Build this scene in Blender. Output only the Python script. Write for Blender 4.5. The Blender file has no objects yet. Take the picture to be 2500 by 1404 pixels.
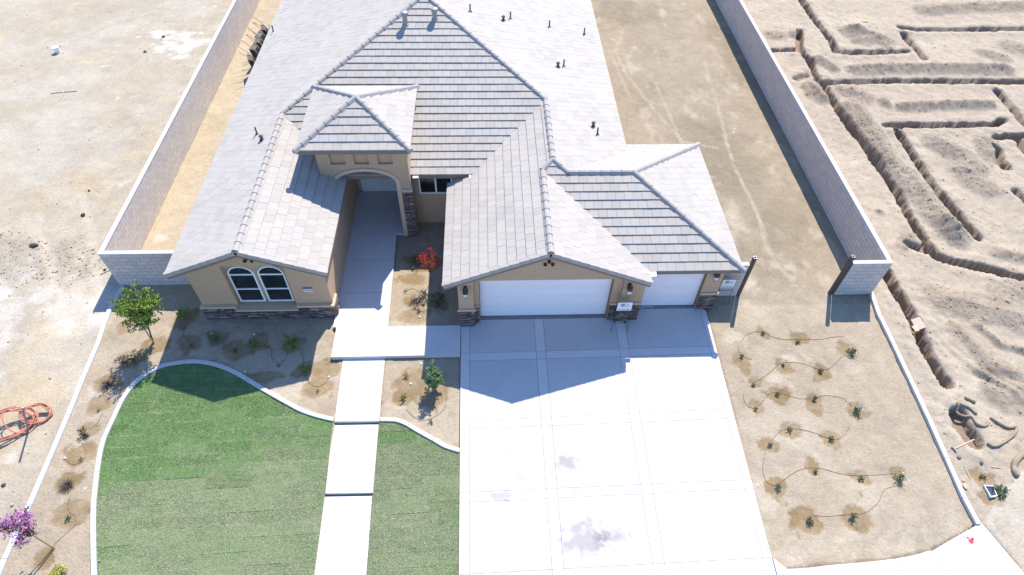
import bpy, math, random
import numpy as np
from mathutils import Vector, Matrix
from mathutils.geometry import tessellate_polygon
random.seed(7); rng = np.random.default_rng(7)
sc = bpy.context.scene
C = sc.collection

# ------------------------------------------------------------------ camera
F, PIT, ROL, YAW, H = 1531.69, .869864, -.0294845, .0569613, 19.2987
_fw = np.array([math.sin(YAW)*math.cos(PIT), math.cos(YAW)*math.cos(PIT), -math.sin(PIT)])
_r = np.array([math.cos(YAW), -math.sin(YAW), 0.]); _d = np.cross(_fw, _r)
_r2 = _r*math.cos(ROL)+_d*math.sin(ROL); _d2 = -_r*math.sin(ROL)+_d*math.cos(ROL)
RC = np.array([_r2, _d2, _fw])
cam = bpy.data.objects.new('camera', bpy.data.cameras.new('camera')); C.objects.link(cam)
cam.data.sensor_width = 36; cam.data.lens = F/2500*36; cam.data.clip_end = 3000; cam.data.clip_start = .1
cam.matrix_world = Matrix(((_r2[0], -_d2[0], -_fw[0], 0), (_r2[1], -_d2[1], -_fw[1], 0), (_r2[2], -_d2[2], -_fw[2], H), (0, 0, 0, 1)))
sc.camera = cam
# ------------------------------------------------------------------ light
SUNV = Vector((.30, .71, 1.0)).normalized()
w = bpy.data.worlds.new("World"); sc.world = w; w.use_nodes = True
nt = w.node_tree; sky = nt.nodes.new('ShaderNodeTexSky'); sky.sky_type = 'NISHITA'; sky.sun_disc = False
sky.sun_elevation = math.asin(SUNV.z); sky.sun_rotation = math.atan2(SUNV.x, SUNV.y)
sky.altitude = 100; sky.air_density = 1.0; sky.dust_density = .3; sky.ozone_density = 10.0
bg = nt.nodes['Background']; bg.inputs['Strength'].default_value = .145
nt.links.new(sky.outputs['Color'], bg.inputs['Color'])
sun = bpy.data.objects.new('sun', bpy.data.lights.new('sun', 'SUN')); C.objects.link(sun)
sun.data.energy = 3.55; sun.data.angle = math.radians(.53); sun.data.color = (1, .95, .875)
sun.rotation_euler = SUNV.to_track_quat('Z', 'Y').to_euler()
sc.view_settings.view_transform = 'Standard'; sc.view_settings.look = 'None'; sc.view_settings.gamma = 1
sc.view_settings.use_curve_mapping = False; sc.view_settings.exposure = 1.18
sc.render.film_transparent = False

# ------------------------------------------------------------------ measuring helpers (pixel of the survey photo -> point in the world)
def ray(x, y): return RC.T @ np.array([(x-1250)/F, (y-702)/F, 1.])
def at(x, y, z=0.):
    d = ray(x, y); p = np.array([0, 0, H])+d*(z-H)/d[2]; return p
def dz_(Y):                                  # top of the driveway: falls to the street
    return np.where(np.asarray(Y) > 14.3, 0., np.maximum(-.047*(14.3-np.asarray(Y)), -.72))
def gz(Y): return dz_(Y)-.07                  # bare soil
def gp(x, y, fn=gz, off=0.):
    z = 0.
    for _ in range(6):
        p = at(x, y, z); z = float(fn(p[1]))+off
    return at(x, y, z)
def atY(x, y, Y):
    d = ray(x, y); return np.array([0, 0, H])+d*Y/d[1]
def atplane(x, y, a, b, c):                  # z=a+bX+cY
    d = ray(x, y); t = (a-H)/(d[2]-b*d[0]-c*d[1]); return np.array([0, 0, H])+d*t
def pl(pts, fn=gz): return np.array([gp(x, y, fn)[:2] for x, y in pts])

# ------------------------------------------------------------------ noise
def vnoise(x, y, seed=0):
    xi = np.floor(x).astype(np.int64); yi = np.floor(y).astype(np.int64); fx = x-xi; fy = y-yi
    fx = fx*fx*(3-2*fx); fy = fy*fy*(3-2*fy)
    def h(a, b):
        n = (a*374761393+b*668265263+seed*974711) & 0x7fffffff
        n = ((n ^ (n >> 13))*1274126177) & 0x7fffffff
        return ((n ^ (n >> 16)) & 0xffff)/65535.
    return (h(xi, yi)*(1-fx)+h(xi+1, yi)*fx)*(1-fy)+(h(xi, yi+1)*(1-fx)+h(xi+1, yi+1)*fx)*fy
def fbm(x, y, s, oct=4, seed=0):
    a = 0; amp = 1; t = 0
    for i in range(oct):
        a = a+amp*vnoise(x/s+17.3*i, y/s-9.1*i, seed+i); t += amp; amp *= .55; s *= .5
    return a/t-.5
def segdist(x, y, P):
    """distance to a polyline, and the position along it"""
    best = np.full(x.shape, 1e9); along = np.zeros(x.shape); acc = 0
    for a, b in zip(P[:-1], P[1:]):
        v = b-a; L = np.hypot(*v)+1e-9
        t = np.clip(((x-a[0])*v[0]+(y-a[1])*v[1])/L**2, 0, 1)
        d = np.hypot(x-a[0]-t*v[0], y-a[1]-t*v[1]); m = d < best
        best = np.where(m, d, best); along = np.where(m, acc+t*L, along); acc += L
    return best, along
def inpoly(x, y, P):
    r = np.zeros(x.shape, bool); n = len(P)
    for i in range(n):
        x0, y0 = P[i]; x1, y1 = P[(i+1) % n]
        if y0 == y1: continue
        c = (y0 > y) != (y1 > y)
        r ^= c & (x < (x1-x0)*(y-y0)/(y1-y0)+x0)
    return r
def smooth_line(P, step=.08):
    P = np.asarray(P, float); out = []
    for i in range(len(P)-1):
        p0 = P[max(i-1, 0)]; p1 = P[i]; p2 = P[i+1]; p3 = P[min(i+2, len(P)-1)]
        n = max(2, int(np.linalg.norm(p2-p1)/step))
        for k in range(n):
            t = k/n
            out.append(.5*((2*p1)+(-p0+p2)*t+(2*p0-5*p1+4*p2-p3)*t*t+(-p0+3*p1-3*p2+p3)*t**3))
    out.append(P[-1]); return np.array(out)

# ------------------------------------------------------------------ materials
def mat(name, col, rough=.85, var=.12, vscale=3., bump=.0, bscale=40., attr=None, spec=.3, metal=0., var2=.0, v2scale=.6, rnd=0., bscale2=None, bump2=0., trans=0.):
    m = bpy.data.materials.new(name); m.use_nodes = True; t = m.node_tree; N = t.nodes; L = t.links
    b = N['Principled BSDF']; b.inputs['Roughness'].default_value = rough; b.inputs['Metallic'].default_value = metal
    b.inputs['Specular IOR Level'].default_value = spec
    g = N.new('ShaderNodeNewGeometry')
    if attr:
        a = N.new('ShaderNodeAttribute'); a.attribute_name = attr; cur = a.outputs['Color']
        mx = N.new('ShaderNodeMix'); mx.data_type = 'RGBA'; mx.blend_type = 'MULTIPLY'; mx.inputs[0].default_value = 1
        mx.inputs[7].default_value = (*col, 1); L.new(cur, mx.inputs[6]); cur = mx.outputs[2]
    else:
        c = N.new('ShaderNodeRGB'); c.outputs[0].default_value = (*col, 1); cur = c.outputs[0]
    for v, s, det in ((var, vscale, 6), (var2, v2scale, 3)):
        if v <= 0: continue
        n = N.new('ShaderNodeTexNoise'); n.inputs['Scale'].default_value = s; n.inputs['Detail'].default_value = det; n.inputs['Roughness'].default_value = .65
        L.new(g.outputs['Position'], n.inputs['Vector'])
        r = N.new('ShaderNodeMapRange'); r.inputs['From Min'].default_value = .25; r.inputs['From Max'].default_value = .75
        r.inputs['To Min'].default_value = 1-v; r.inputs['To Max'].default_value = 1+v; L.new(n.outputs['Fac'], r.inputs['Value'])
        mm = N.new('ShaderNodeMix'); mm.data_type = 'RGBA'; mm.blend_type = 'MULTIPLY'; mm.inputs[0].default_value = 1
        L.new(cur, mm.inputs[6]); L.new(r.outputs['Result'], mm.inputs[7]); cur = mm.outputs[2]
    if rnd > 0:
        o = N.new('ShaderNodeObjectInfo'); r = N.new('ShaderNodeMapRange'); r.inputs['To Min'].default_value = 1-rnd; r.inputs['To Max'].default_value = 1+rnd
        L.new(o.outputs['Random'], r.inputs['Value'])
        mm = N.new('ShaderNodeMix'); mm.data_type = 'RGBA'; mm.blend_type = 'MULTIPLY'; mm.inputs[0].default_value = 1
        L.new(cur, mm.inputs[6]); L.new(r.outputs['Result'], mm.inputs[7]); cur = mm.outputs[2]
    L.new(cur, b.inputs['Base Color'])
    if bump > 0:
        n = N.new('ShaderNodeTexNoise'); n.inputs['Scale'].default_value = bscale; n.inputs['Detail'].default_value = 8; n.inputs['Roughness'].default_value = .6
        L.new(g.outputs['Position'], n.inputs['Vector'])
        bp = N.new('ShaderNodeBump'); bp.inputs['Strength'].default_value = 1; bp.inputs['Distance'].default_value = bump
        L.new(n.outputs['Fac'], bp.inputs['Height']); L.new(bp.outputs['Normal'], b.inputs['Normal'])
        if bscale2:
            n2 = N.new('ShaderNodeTexNoise'); n2.inputs['Scale'].default_value = bscale2; n2.inputs['Detail'].default_value = 4
            L.new(g.outputs['Position'], n2.inputs['Vector'])
            b2 = N.new('ShaderNodeBump'); b2.inputs['Strength'].default_value = 1; b2.inputs['Distance'].default_value = bump2
            L.new(n2.outputs['Fac'], b2.inputs['Height']); L.new(bp.outputs['Normal'], b2.inputs['Normal']); L.new(b2.outputs['Normal'], b.inputs['Normal'])
    m['out'] = 1
    m_cur[name] = (b, cur)
    return m
m_cur = {}
M = {}
M['soil'] = mat('soil', (1, 1, 1), .95, .16, 9., .030, 14., attr='soil', spec=.1, var2=.06, v2scale=.9, bscale2=55., bump2=.012)
M['clod'] = mat('clod', (.27, .225, .175), .95, .15, 20., .01, 60., attr='tint', spec=.1)
M['tile'] = mat('roof_tile', (.385, .348, .305), .8, .05, 25., .002, 60., attr='tint', spec=.25, var2=.05, v2scale=.5)
M['ridge'] = mat('ridge_tile', (.345, .312, .285), .8, .06, 25., .002, 60., attr='tint', spec=.25)
M['deck'] = mat('roof_underlay', (.16, .14, .13), .9, .1)
M['fascia'] = mat('fascia', (.20, .165, .135), .7, .06)
M['stucco'] = mat('stucco', (.49, .335, .215), .95, .05, 6., .004, 90., var2=.04)
M['stucco_light'] = mat('stucco_light', (.57, .41, .285), .95, .05, 6., .003, 90.)
M['stone'] = mat('ledge_stone', (1, 1, 1), .9, .22, 18., .012, 30., attr='tint', spec=.2)
M['mortar'] = mat('mortar', (.10, .09, .08), .95, .1)
M['block'] = mat('concrete_block', (.54, .485, .445), .95, .10, 14., .004, 90., rnd=.07, attr='tint')
M['blockjoint'] = mat('block_joint', (.17, .155, .15), .95, .1)
M['cap'] = mat('block_cap', (.50, .49, .49), .9, .08, 8., .002, 80.)
M['conc'] = mat('concrete', (.58, .535, .51), .9, .04, 5., .0015, 70., rnd=.025, var2=.06, v2scale=.35)
M['conc2'] = mat('broomed_concrete', (.51, .472, .45), .92, .05, 5., .003, 60., rnd=.035, var2=.07, v2scale=.35)
M['curb'] = mat('curb_concrete', (.50, .485, .47), .9, .06, 10., .002, 80., rnd=.03)
M['joint'] = mat('slab_base', (.16, .145, .135), .95, .05)
M['white'] = mat('white_paint', (.72, .73, .74), .55, .02, 4.)
M['doorw'] = mat('garage_door_paint', (.86, .78, .775), .5, .015, 3.)
M['vinyl'] = mat('white_vinyl', (.78, .79, .8), .4, .01)
M['glass'] = mat('window_glass', (.012, .02, .022), .06, .0, spec=.8)
M['black'] = mat('black_metal', (.012, .012, .016), .45, .0, spec=.5)
M['steel'] = mat('weathered_steel', (.10, .085, .08), .6, .15, 12., metal=.3)
M['steelcut'] = mat('steel_top', (.42, .42, .43), .5, .0, metal=.5)
M['frost'] = mat('lantern_glass', (.6, .58, .55), .4, .0)
M['terra'] = mat('terracotta', (.15, .055, .04), .8, .1)
M['dark'] = mat('hole_shade', (.008, .008, .01), .9, 0)  # near-black colour standing in for the shade inside openings
M['galv'] = mat('galvanised', (.30, .30, .32), .45, .08, 10., metal=.4)
M['leaf'] = mat('leaves', (1, 1, 1), .65, .15, 20., attr='tint', spec=.3)
M['bark'] = mat('bark', (.16, .085, .06), .9, .2, 30., .004, 60.)
M['stake'] = mat('stake_wood', (.42, .25, .13), .85, .15, 20.)
M['hose'] = mat('drip_tube', (.17, .11, .075), .6, .15, 5.)
M['orange'] = mat('orange_conduit', (.50, .19, .125), .55, .08, 6.)
M['steelblue'] = mat('galvanised_post', (.22, .22, .28), .5, .1, 10., metal=.3)
M['sod'] = mat('sod', (1, 1, 1), .95, .3, 30., .02, 40., attr='tint', spec=.1)
M['straw'] = mat('straw_netting', (.30, .235, .16), .95, .25, 30., .01, 50.)
M['wood'] = mat('pale_wood', (.50, .38, .25), .85, .12, 15.)
M['ply'] = mat('plywood', (.42, .33, .28), .85, .1, 8.)
M['red'] = mat('red_paint', (.62, .05, .08), .8, .25, 25.)
M['boxin'] = mat('box_shade', (.03, .035, .06), .6, .1)  # dark colour painting the shade in the open box
M['plasticw'] = mat('white_plastic', (.75, .75, .77), .5, .02)
M['ink'] = mat('dark_ink', (.03, .035, .12), .7, 0)
M['yellow'] = mat('yellow_cord', (.6, .5, .06), .6, .1)

def stain_nodes(name, spots):
    b, cur = m_cur[name]; t = b.id_data; N = t.nodes; L = t.links
    g = N.new('ShaderNodeNewGeometry'); n = N.new('ShaderNodeTexNoise'); n.inputs['Scale'].default_value = 4.; n.inputs['Detail'].default_value = 7
    L.new(g.outputs['Position'], n.inputs['Vector'])
    for (x, y, rx, ry, k) in spots:
        mp = N.new('ShaderNodeMapping'); mp.vector_type = 'POINT'
        mp.inputs['Location'].default_value = (-x/rx, -y/ry, 0); mp.inputs['Scale'].default_value = (1/rx, 1/ry, 0)
        L.new(g.outputs['Position'], mp.inputs['Vector'])
        ln = N.new('ShaderNodeVectorMath'); ln.operation = 'LENGTH'; L.new(mp.outputs[0], ln.inputs[0])
        ad = N.new('ShaderNodeMath'); ad.operation = 'MULTIPLY_ADD'; L.new(n.outputs['Fac'], ad.inputs[0]); ad.inputs[1].default_value = 2.6; L.new(ln.outputs['Value'], ad.inputs[2])
        r = N.new('ShaderNodeMapRange'); r.inputs['From Min'].default_value = 1.7; r.inputs['From Max'].default_value = 2.35
        r.inputs['To Min'].default_value = k; r.inputs['To Max'].default_value = 1; L.new(ad.outputs[0], r.inputs['Value'])
        mm = N.new('ShaderNodeMix'); mm.data_type = 'RGBA'; mm.blend_type = 'MULTIPLY'; mm.inputs[0].default_value = 1
        L.new(cur, mm.inputs[6]); L.new(r.outputs['Result'], mm.inputs[7]); cur = mm.outputs[2]
    L.new(cur, b.inputs['Base Color'])
_sp = []
for (px, py, rx, ry, k) in ((1430, 1312, .95, .70, .66), (1500, 1310, .75, .40, .72), (1385, 1128, .45, .32, .68), (1225, 1212, .65, .18, .66), (1405, 1203, .2, .14, .74), (1270, 1168, .3, .3, .82), (1232, 1112, .25, .18, .82)):
    p = gp(px, py, dz_); _sp.append((p[0], p[1], rx, ry, k))
stain_nodes('concrete', _sp); stain_nodes('broomed_concrete', _sp)

# ------------------------------------------------------------------ mesh helpers
class Soup:
    def __init__(s): s.v = []; s.f = []; s.t = []
    def add(s, vs, fs, tint=(1, 1, 1)):
        o = len(s.v); s.v += [tuple(map(float, q)) for q in vs]; s.f += [tuple(i+o for i in f) for f in fs]; s.t += [tint]*len(fs)
    def box(s, x0, x1, y0, y1, z0, z1, tint=(1, 1, 1)):
        s.add([(x0, y0, z0), (x1, y0, z0), (x1, y1, z0), (x0, y1, z0), (x0, y0, z1), (x1, y0, z1), (x1, y1, z1), (x0, y1, z1)],
              [(0, 3, 2, 1), (4, 5, 6, 7), (0, 1, 5, 4), (1, 2, 6, 5), (2, 3, 7, 6), (3, 0, 4, 7)], tint)
    def prism(s, poly, axis, a, b, tint=(1, 1, 1)):
        """poly in the plane across axis ('y': (x,z), 'x': (y,z), 'z': (x,y)); extruded a..b"""
        mk = {'y': lambda p, t: (p[0], t, p[1]), 'x': lambda p, t: (t, p[0], p[1]), 'z': lambda p, t: (p[0], p[1], t)}[axis]
        n = len(poly); tr = tessellate_polygon([[Vector((p[0], p[1], 0)) for p in poly]])
        s.add([mk(p, a) for p in poly]+[mk(p, b) for p in poly],
              [tuple(t) for t in tr]+[tuple(i+n for i in reversed(t)) for t in tr]+[(i, (i+1) % n, (i+1) % n+n, i+n) for i in range(n)], tint)
    def slab(s, top, bot, tint=(1, 1, 1)):
        n = len(top)
        s.add(list(top)+list(bot), [tuple(range(n)), tuple(range(2*n-1, n-1, -1))]+[(i, i+n, (i+1) % n+n, (i+1) % n) for i in range(n)], tint)
    def tube(s, P, r, sides=6, tint=(1, 1, 1), caps=True):
        P = [Vector(p) for p in P]; n = len(P); rr = r if hasattr(r, '__len__') else [r]*n; vs = []; ref = None
        for i in range(n):
            t = (P[min(i+1, n-1)]-P[max(i-1, 0)]).normalized()
            if ref is None: ref = t.orthogonal().normalized()
            a = (ref-t*ref.dot(t)); a = a.normalized() if a.length > 1e-6 else t.orthogonal().normalized(); ref = a; b = t.cross(a)
            vs += [P[i]+(a*math.cos(2*math.pi*k/sides)+b*math.sin(2*math.pi*k/sides))*rr[i] for k in range(sides)]
        fs = [(i*sides+k, i*sides+(k+1) % sides, (i+1)*sides+(k+1) % sides, (i+1)*sides+k) for i in range(n-1) for k in range(sides)]
        if caps: fs += [tuple(range(sides-1, -1, -1)), tuple(range((n-1)*sides, n*sides))]
        s.add(vs, fs, tint)
    def lathe(s, c, prof, n=12, tint=(1, 1, 1)):
        vs = []; fs = []; m = len(prof)
        for r, z in prof: vs += [(c[0]+r*math.cos(2*math.pi*k/n), c[1]+r*math.sin(2*math.pi*k/n), c[2]+z) for k in range(n)]
        fs = [(i*n+k, i*n+(k+1) % n, (i+1)*n+(k+1) % n, (i+1)*n+k) for i in range(m-1) for k in range(n)]
        fs += [tuple(range(n-1, -1, -1)), tuple(range((m-1)*n, m*n))]
        s.add(vs, fs, tint)
    def build(s, name, m, parent=None, smooth=False, tinted=True, kind=None):
        me = bpy.data.meshes.new(name); me.from_pydata(s.v, [], s.f); me.materials.append(m)
        if tinted:
            a = me.attributes.new('tint', 'FLOAT_COLOR', 'FACE')
            a.data.foreach_set('color', np.array([(*t, 1) for t in s.t], dtype=np.float32).ravel())
        if smooth: me.polygons.foreach_set('use_smooth', [True]*len(me.polygons))
        me.update()
        o = bpy.data.objects.new(name, me); C.objects.link(o)
        if parent: o.parent = parent
        if kind: o['kind'] = kind
        return o
def empty(name, label=None, cat=None, group=None, kind=None, loc=(0, 0, 0)):
    o = bpy.data.objects.new(name, None); C.objects.link(o); o.empty_display_size = .2
    o.location = loc
    return tag(o, label, cat, group, kind)
def tag(o, label=None, cat=None, group=None, kind=None):
    if label: o['label'] = label
    if cat: o['category'] = cat
    if group: o['group'] = group
    if kind: o['kind'] = kind
    return o
def reloc(t, loc):
    """puts a thing's origin at its base without moving its parts"""
    t.location = loc
    inv = Matrix.Translation(-Vector(loc))
    for c in C.objects:
        if c.parent == t: c.matrix_parent_inverse = inv
def raw_mesh(name, V, Fc, m, parent=None, tint=None, domain='FACE', attr='tint', smooth=False):
    me = bpy.data.meshes.new(name); V = np.ascontiguousarray(V, dtype=np.float32); Fc = np.ascontiguousarray(Fc, dtype=np.int32); k = Fc.shape[1]
    me.vertices.add(len(V)); me.vertices.foreach_set('co', V.ravel())
    me.loops.add(Fc.size); me.loops.foreach_set('vertex_index', Fc.ravel())
    me.polygons.add(len(Fc)); me.polygons.foreach_set('loop_start', np.arange(0, Fc.size, k, dtype=np.int32))
    me.polygons.foreach_set('loop_total', np.full(len(Fc), k, dtype=np.int32))
    me.materials.append(m)
    if tint is not None:
        a = me.attributes.new(attr, 'FLOAT_COLOR', domain); t = np.ones((len(tint), 4), dtype=np.float32); t[:, :3] = tint
        a.data.foreach_set('color', t.ravel())
    if smooth: me.polygons.foreach_set('use_smooth', np.ones(len(Fc), bool))
    me.update(calc_edges=True); me.validate()
    o = bpy.data.objects.new(name, me); C.objects.link(o)
    if parent: o.parent = parent
    return o
def rt(s=.1): return 1+random.uniform(-s, s)

# ================================================================== LAYOUT LINES
# curved curb round the left lawn (lawn-side edge), walk and driveway edges
LAWN_L = [(240, 1440), (236, 1275), (241, 1189), (256, 1090), (285, 1021), (310, 971), (342, 932), (390, 902), (441, 891), (484, 889), (527, 897), (570, 914), (612, 939), (655, 965), (700, 990), (734, 1008), (775, 1022), (814, 1031)]
LAWN_R = [(927, 1031), (965, 1032), (990, 1041), (1013, 1055), (1056, 1079), (1084, 1095), (1121, 1107)]
lawnL = smooth_line(pl(LAWN_L), .1); lawnR = smooth_line(pl(LAWN_R), .1)
WALKP = [pl([(808, 872), (1125, 865), (1125, 795), (948, 797), (968, 572), (1017, 572), (985, 470), (867, 470), (828, 740), (813, 799)], lambda Y: 0*Y+.02)]
DR_T = [1125, 1147, 1304, 1327, 1502, 1525, 1708, 1722]; DR_B = [1120, 1146, 1348.5, 1377, 1594.6, 1623.6, 1862, 1885]
colT = [gp(x, 780 if 3 < i else 790, dz_)[:2] for i, x in enumerate(DR_T)]
colT = [gp(1125, 797, dz_)[:2], gp(1147, 797, dz_)[:2], gp(1304, 790, dz_)[:2], gp(1327, 790, dz_)[:2], gp(1502, 785, dz_)[:2], gp(1525, 785, dz_)[:2], gp(1708, 752, dz_)[:2], gp(1722, 752, dz_)[:2]]
colB = [gp(x, y, dz_)[:2] for x, y in zip(DR_B, (1403, 1403, 1395, 1394, 1383, 1382, 1364, 1363))]
ROWS = [((1126, 863), (1750, 845)), ((1126, 882), (1754, 863)), ((1126, 1029), (1788, 998)), ((1126, 1048), (1793, 1020.5)), ((1123, 1203), (1832, 1171)), ((1123, 1227), (1835, 1193)), ((1120, 1403), (1879, 1361))]
rowsW = [(gp(*a, dz_)[:2], gp(*b, dz_)[:2]) for a, b in ROWS]
def isect(p, q, a, b):
    r = q-p; s = b-a; c = r[0]*s[1]-r[1]*s[0]; t = ((a[0]-p[0])*s[1]-(a[1]-p[1])*s[0])/c; return p+t*r
YB = 2.6
for i in range(8):      # extend columns to the street
    d = colB[i]-colT[i]; colB[i] = colT[i]+d*(colT[i][1]-YB)/(colT[i][1]-colB[i][1])
DRIVE = [colT[0], colB[0], colB[7], colT[7]]
# sidewalk
SW = [(1120, 1412), (1884, 1390), (2019, 1380), (2182, 1364), (2270, 1343), (2341, 1306), (2378, 1285), (2395, 1275)]

# ================================================================== GROUND
def axis(segs):
    out = [segs[0][0]]
    for a, b, st in segs:
        n = max(1, int(round((b-a)/st))); out += list(a+(b-a)*np.arange(1, n+1)/n)
    return np.array(out)
gx = axis([(-600, -60, 60), (-60, -34, 2), (-34, -20, .22), (-20, 15.3, .085), (15.3, 26, .06), (26, 38, .09), (38, 60, 2), (60, 600, 60)])
gy = axis([(-300, -20, 40), (-20, 2, 2), (2, 16, .075), (16, 28, .075), (28, 43, .10), (43, 60, 1.2), (60, 800, 60)])
X, Y = np.meshgrid(gx, gy); nx, ny = len(gx), len(gy)
Z = gz(Y).astype(float)
core = (X > -34) & (X < 38) & (Y > 2) & (Y < 43)
rightlot = X > 15.9-(np.maximum(0, 15.7-Y))*0.0
edge = pl([(2125, 715), (2143, 771), (2179, 844), (2219, 929), (2265, 1027), (2307, 1121), (2350, 1218), (2385, 1283)])
def edge_x(Yv): return np.interp(Yv, edge[::-1, 1], edge[::-1, 0])
rl = X > np.where(Y > 15.7, 15.75, edge_x(Y)+.15)
ledge_ = pl([(303, 700), (242, 837), (168, 1015), (74, 1235), (0, 1404)])
ll = X < np.where(Y > 16.7, -14.8, np.interp(Y, ledge_[::-1, 1], ledge_[::-1, 0])-.1)
n1 = fbm(X, Y, 6., 4, 1); n2 = fbm(X, Y, 1.2, 4, 5); n3 = fbm(X, Y, .28, 3, 9); n4 = fbm(X, Y, 2.5, 3, 21)
wav = fbm(X*.6+Y*.5, Y*1.6-X*.2, .5, 3, 31)
rough = np.where(rl, 1.7, np.where(ll, .8, 1.05))
Z += rough*(.03*n1+.028*n2+np.where(rl, .036, .024)*n3+.018*wav)
# colours (albedo of dry soil)
base = np.empty(X.shape+(3,))
c_lot = np.array([.335, .275, .205]); c_left = np.array([.36, .312, .245]); c_right = np.array([.33, .275, .215])
base[:] = c_lot; base[ll] = c_left; base[rl] = c_right
yel = np.array([.42, .32, .19]); base[(X > -14.6) & (X < -10.6) & (Y > 16.6)] = np.array([.385, .32, .235])
def blend(m, c): 
    global base
    m = np.clip(m, 0, 1)[..., None]; base = base*(1-m)+np.array(c)*m
tan_ = np.where(ll, 1., 0.)
blend(np.where(ll, np.clip((fbm(X, Y, 3.2, 4, 41)-.05)*5, 0, 1)*.45, 0), (.47, .345, .20))
blend(np.where(ll, np.clip((fbm(X*.7, Y, 2.2, 4, 47)-.03)*6, 0, 1)*.35, 0), (.43, .40, .36))
sideyard = (~rl) & (~ll) & (X > 5) & (Y > 15.2)
blend(np.where(sideyard, np.clip((fbm(X, Y, 3., 4, 51)+.02)*5, 0, 1)*.6, 0), (.25, .205, .145))
blend(np.where(sideyard, np.clip((fbm(X*1.5, Y*.8, .9, 4, 52)-.12)*8, 0, 1)*.6, 0), (.44, .38, .30))
blend(np.where(rl, np.clip((fbm(X, Y, 1.6, 4, 61)-.04)*5, 0, 1)*.55, 0), (.38, .325, .255))
blend(np.where(~rl & ~ll & (Y < 15.5), np.clip((n4-.06)*5, 0, 1)*.35, 0), (.43, .375, .30))
base *= (1+.16*fbm(X, Y, .5, 4, 71)+.10*n1+.18*n3+.14*fbm(X*.7, Y*1.4, 1.4, 4, 73))[..., None]
def blob(px, py, rx, ry, seed=0, rot=0., wob=.5, fn=gz):
    p = gp(px, py, fn); dx = X-p[0]; dy = Y-p[1]; c, s = math.cos(rot), math.sin(rot)
    u = (dx*c+dy*s)/rx; v = (-dx*s+dy*c)/ry
    return np.hypot(u, v)*(1+wob*fbm(X+seed*3.1, Y-seed*1.7, .7*min(rx, ry)+.12, 3, 80+seed)*2)
for (px, py, rx, ry, k, sd) in ((425, 85, 1.3, .7, .75, 1), (455, 115, 1.1, .8, .6, 2), (390, 85, .5, .35, .6, 6), (60, 760, 3., 2.2, .35, 5), (0, 700, 1.4, 1.1, .35, 4)):
    blend(np.clip((1.1-blob(px, py, rx, ry, sd, .2, 1.1))*2.5, 0, 1)*k*np.clip(.7+fbm(X, Y, .5, 4, 90+sd)*3, 0, 1), (.62, .60, .58))
for (px, py, rx, ry, k, sd) in ((1785, 820, .55, .35, .6, 31), (1925, 885, .7, .30, .75, 32), (1900, 925, .6, .3, .5, 33), (1870, 1225, .25, .8, .6, 34), (2080, 905, .2, .2, .5, 35), (1800, 680, 1.0, .8, .6, 36), (1790, 520, .7, .9, .6, 37), (1880, 640, .6, .5, .5, 38), (1000, 790, .9, .25, .5, 39), (690, 960, 1.2, .3, .5, 40), (1950, 1350, 2.2, .3, .45, 41), (2230, 1330, 1.6, .35, .45, 42), (950, 1000, .6, .4, .5, 43), (140, 820, .5, 1.4, .3, 44)):
    blend(np.clip((1.1-blob(px, py, rx, ry, sd, .2, 1.0))*2, 0, 1)*k*np.clip(.7+fbm(X, Y, .4, 4, 90+sd)*3, 0, 1), (.47, .41, .33))
# dark dug patch on the left lot
mk = np.clip((1.05-blob(30, 630, 3.0, 1.3, 8, -.2, .8))*2, 0, 1); blend(mk*.45, (.25, .215, .165)); Z += mk*(.10*fbm(X, Y, .25, 3, 99)+.05)
# tracks
def track(pts, wd, col=None, k=.6, dzv=0., fade=None):
    P = pl(pts); d, al = segdist(X, Y, P); m = np.clip((wd-d)/(wd*.5), 0, 1)
    if col is not None: blend(m*k*np.clip(.8+2*fbm(X, Y, .3, 3, 120), 0, 1), col)
    if dzv: globals().__setitem__('Z', Z+m*dzv)
    return m, al, d
pale = (.45, .39, .31)
for (px, py, rx, ry, k, sd) in ((1790, 400, 1.6, 4.2, .55, 51), (1700, 330, 1.6, 1.8, .5, 52), (1900, 560, 1.3, 2.2, .45, 53), (1560, 80, .8, 4., .35, 54)):
    blend(np.where(sideyard, np.clip((1.1-blob(px, py, rx, ry, sd, .15, .8))*1.6, 0, 1)*k, 0), (.235, .19, .135))
for pts in ([(1720, 150), (1745, 230), (1790, 400), (1850, 520), (1870, 600), (1900, 650), (1935, 680)], [(1500, 120), (1530, 180), (1600, 270), (1670, 345), (1750, 360)], [(1600, 200), (1640, 290), (1665, 350)]):
    track(pts, .11, pale, .55, -.012)
for pts in ([(1765, 330), (1800, 420), (1850, 520), (1885, 620)], [(1470, 90), (1500, 150), (1540, 240)]): track(pts, .10, pale, .4)
for pts in ([(95, 520), (130, 640), (165, 740)], [(200, 470), (228, 560), (240, 700)], [(60, 520), (110, 600), (140, 700)]):
    m, al, d = track(pts, .24, (.43, .375, .30), .5, -.02)
for pts in ([(150, 560), (170, 640), (185, 690)], [(215, 600), (220, 660), (225, 720)]):
    m, al, d = track(pts, .3, None); Z += m*.02*np.sin(al*2*math.pi/.22)
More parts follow.
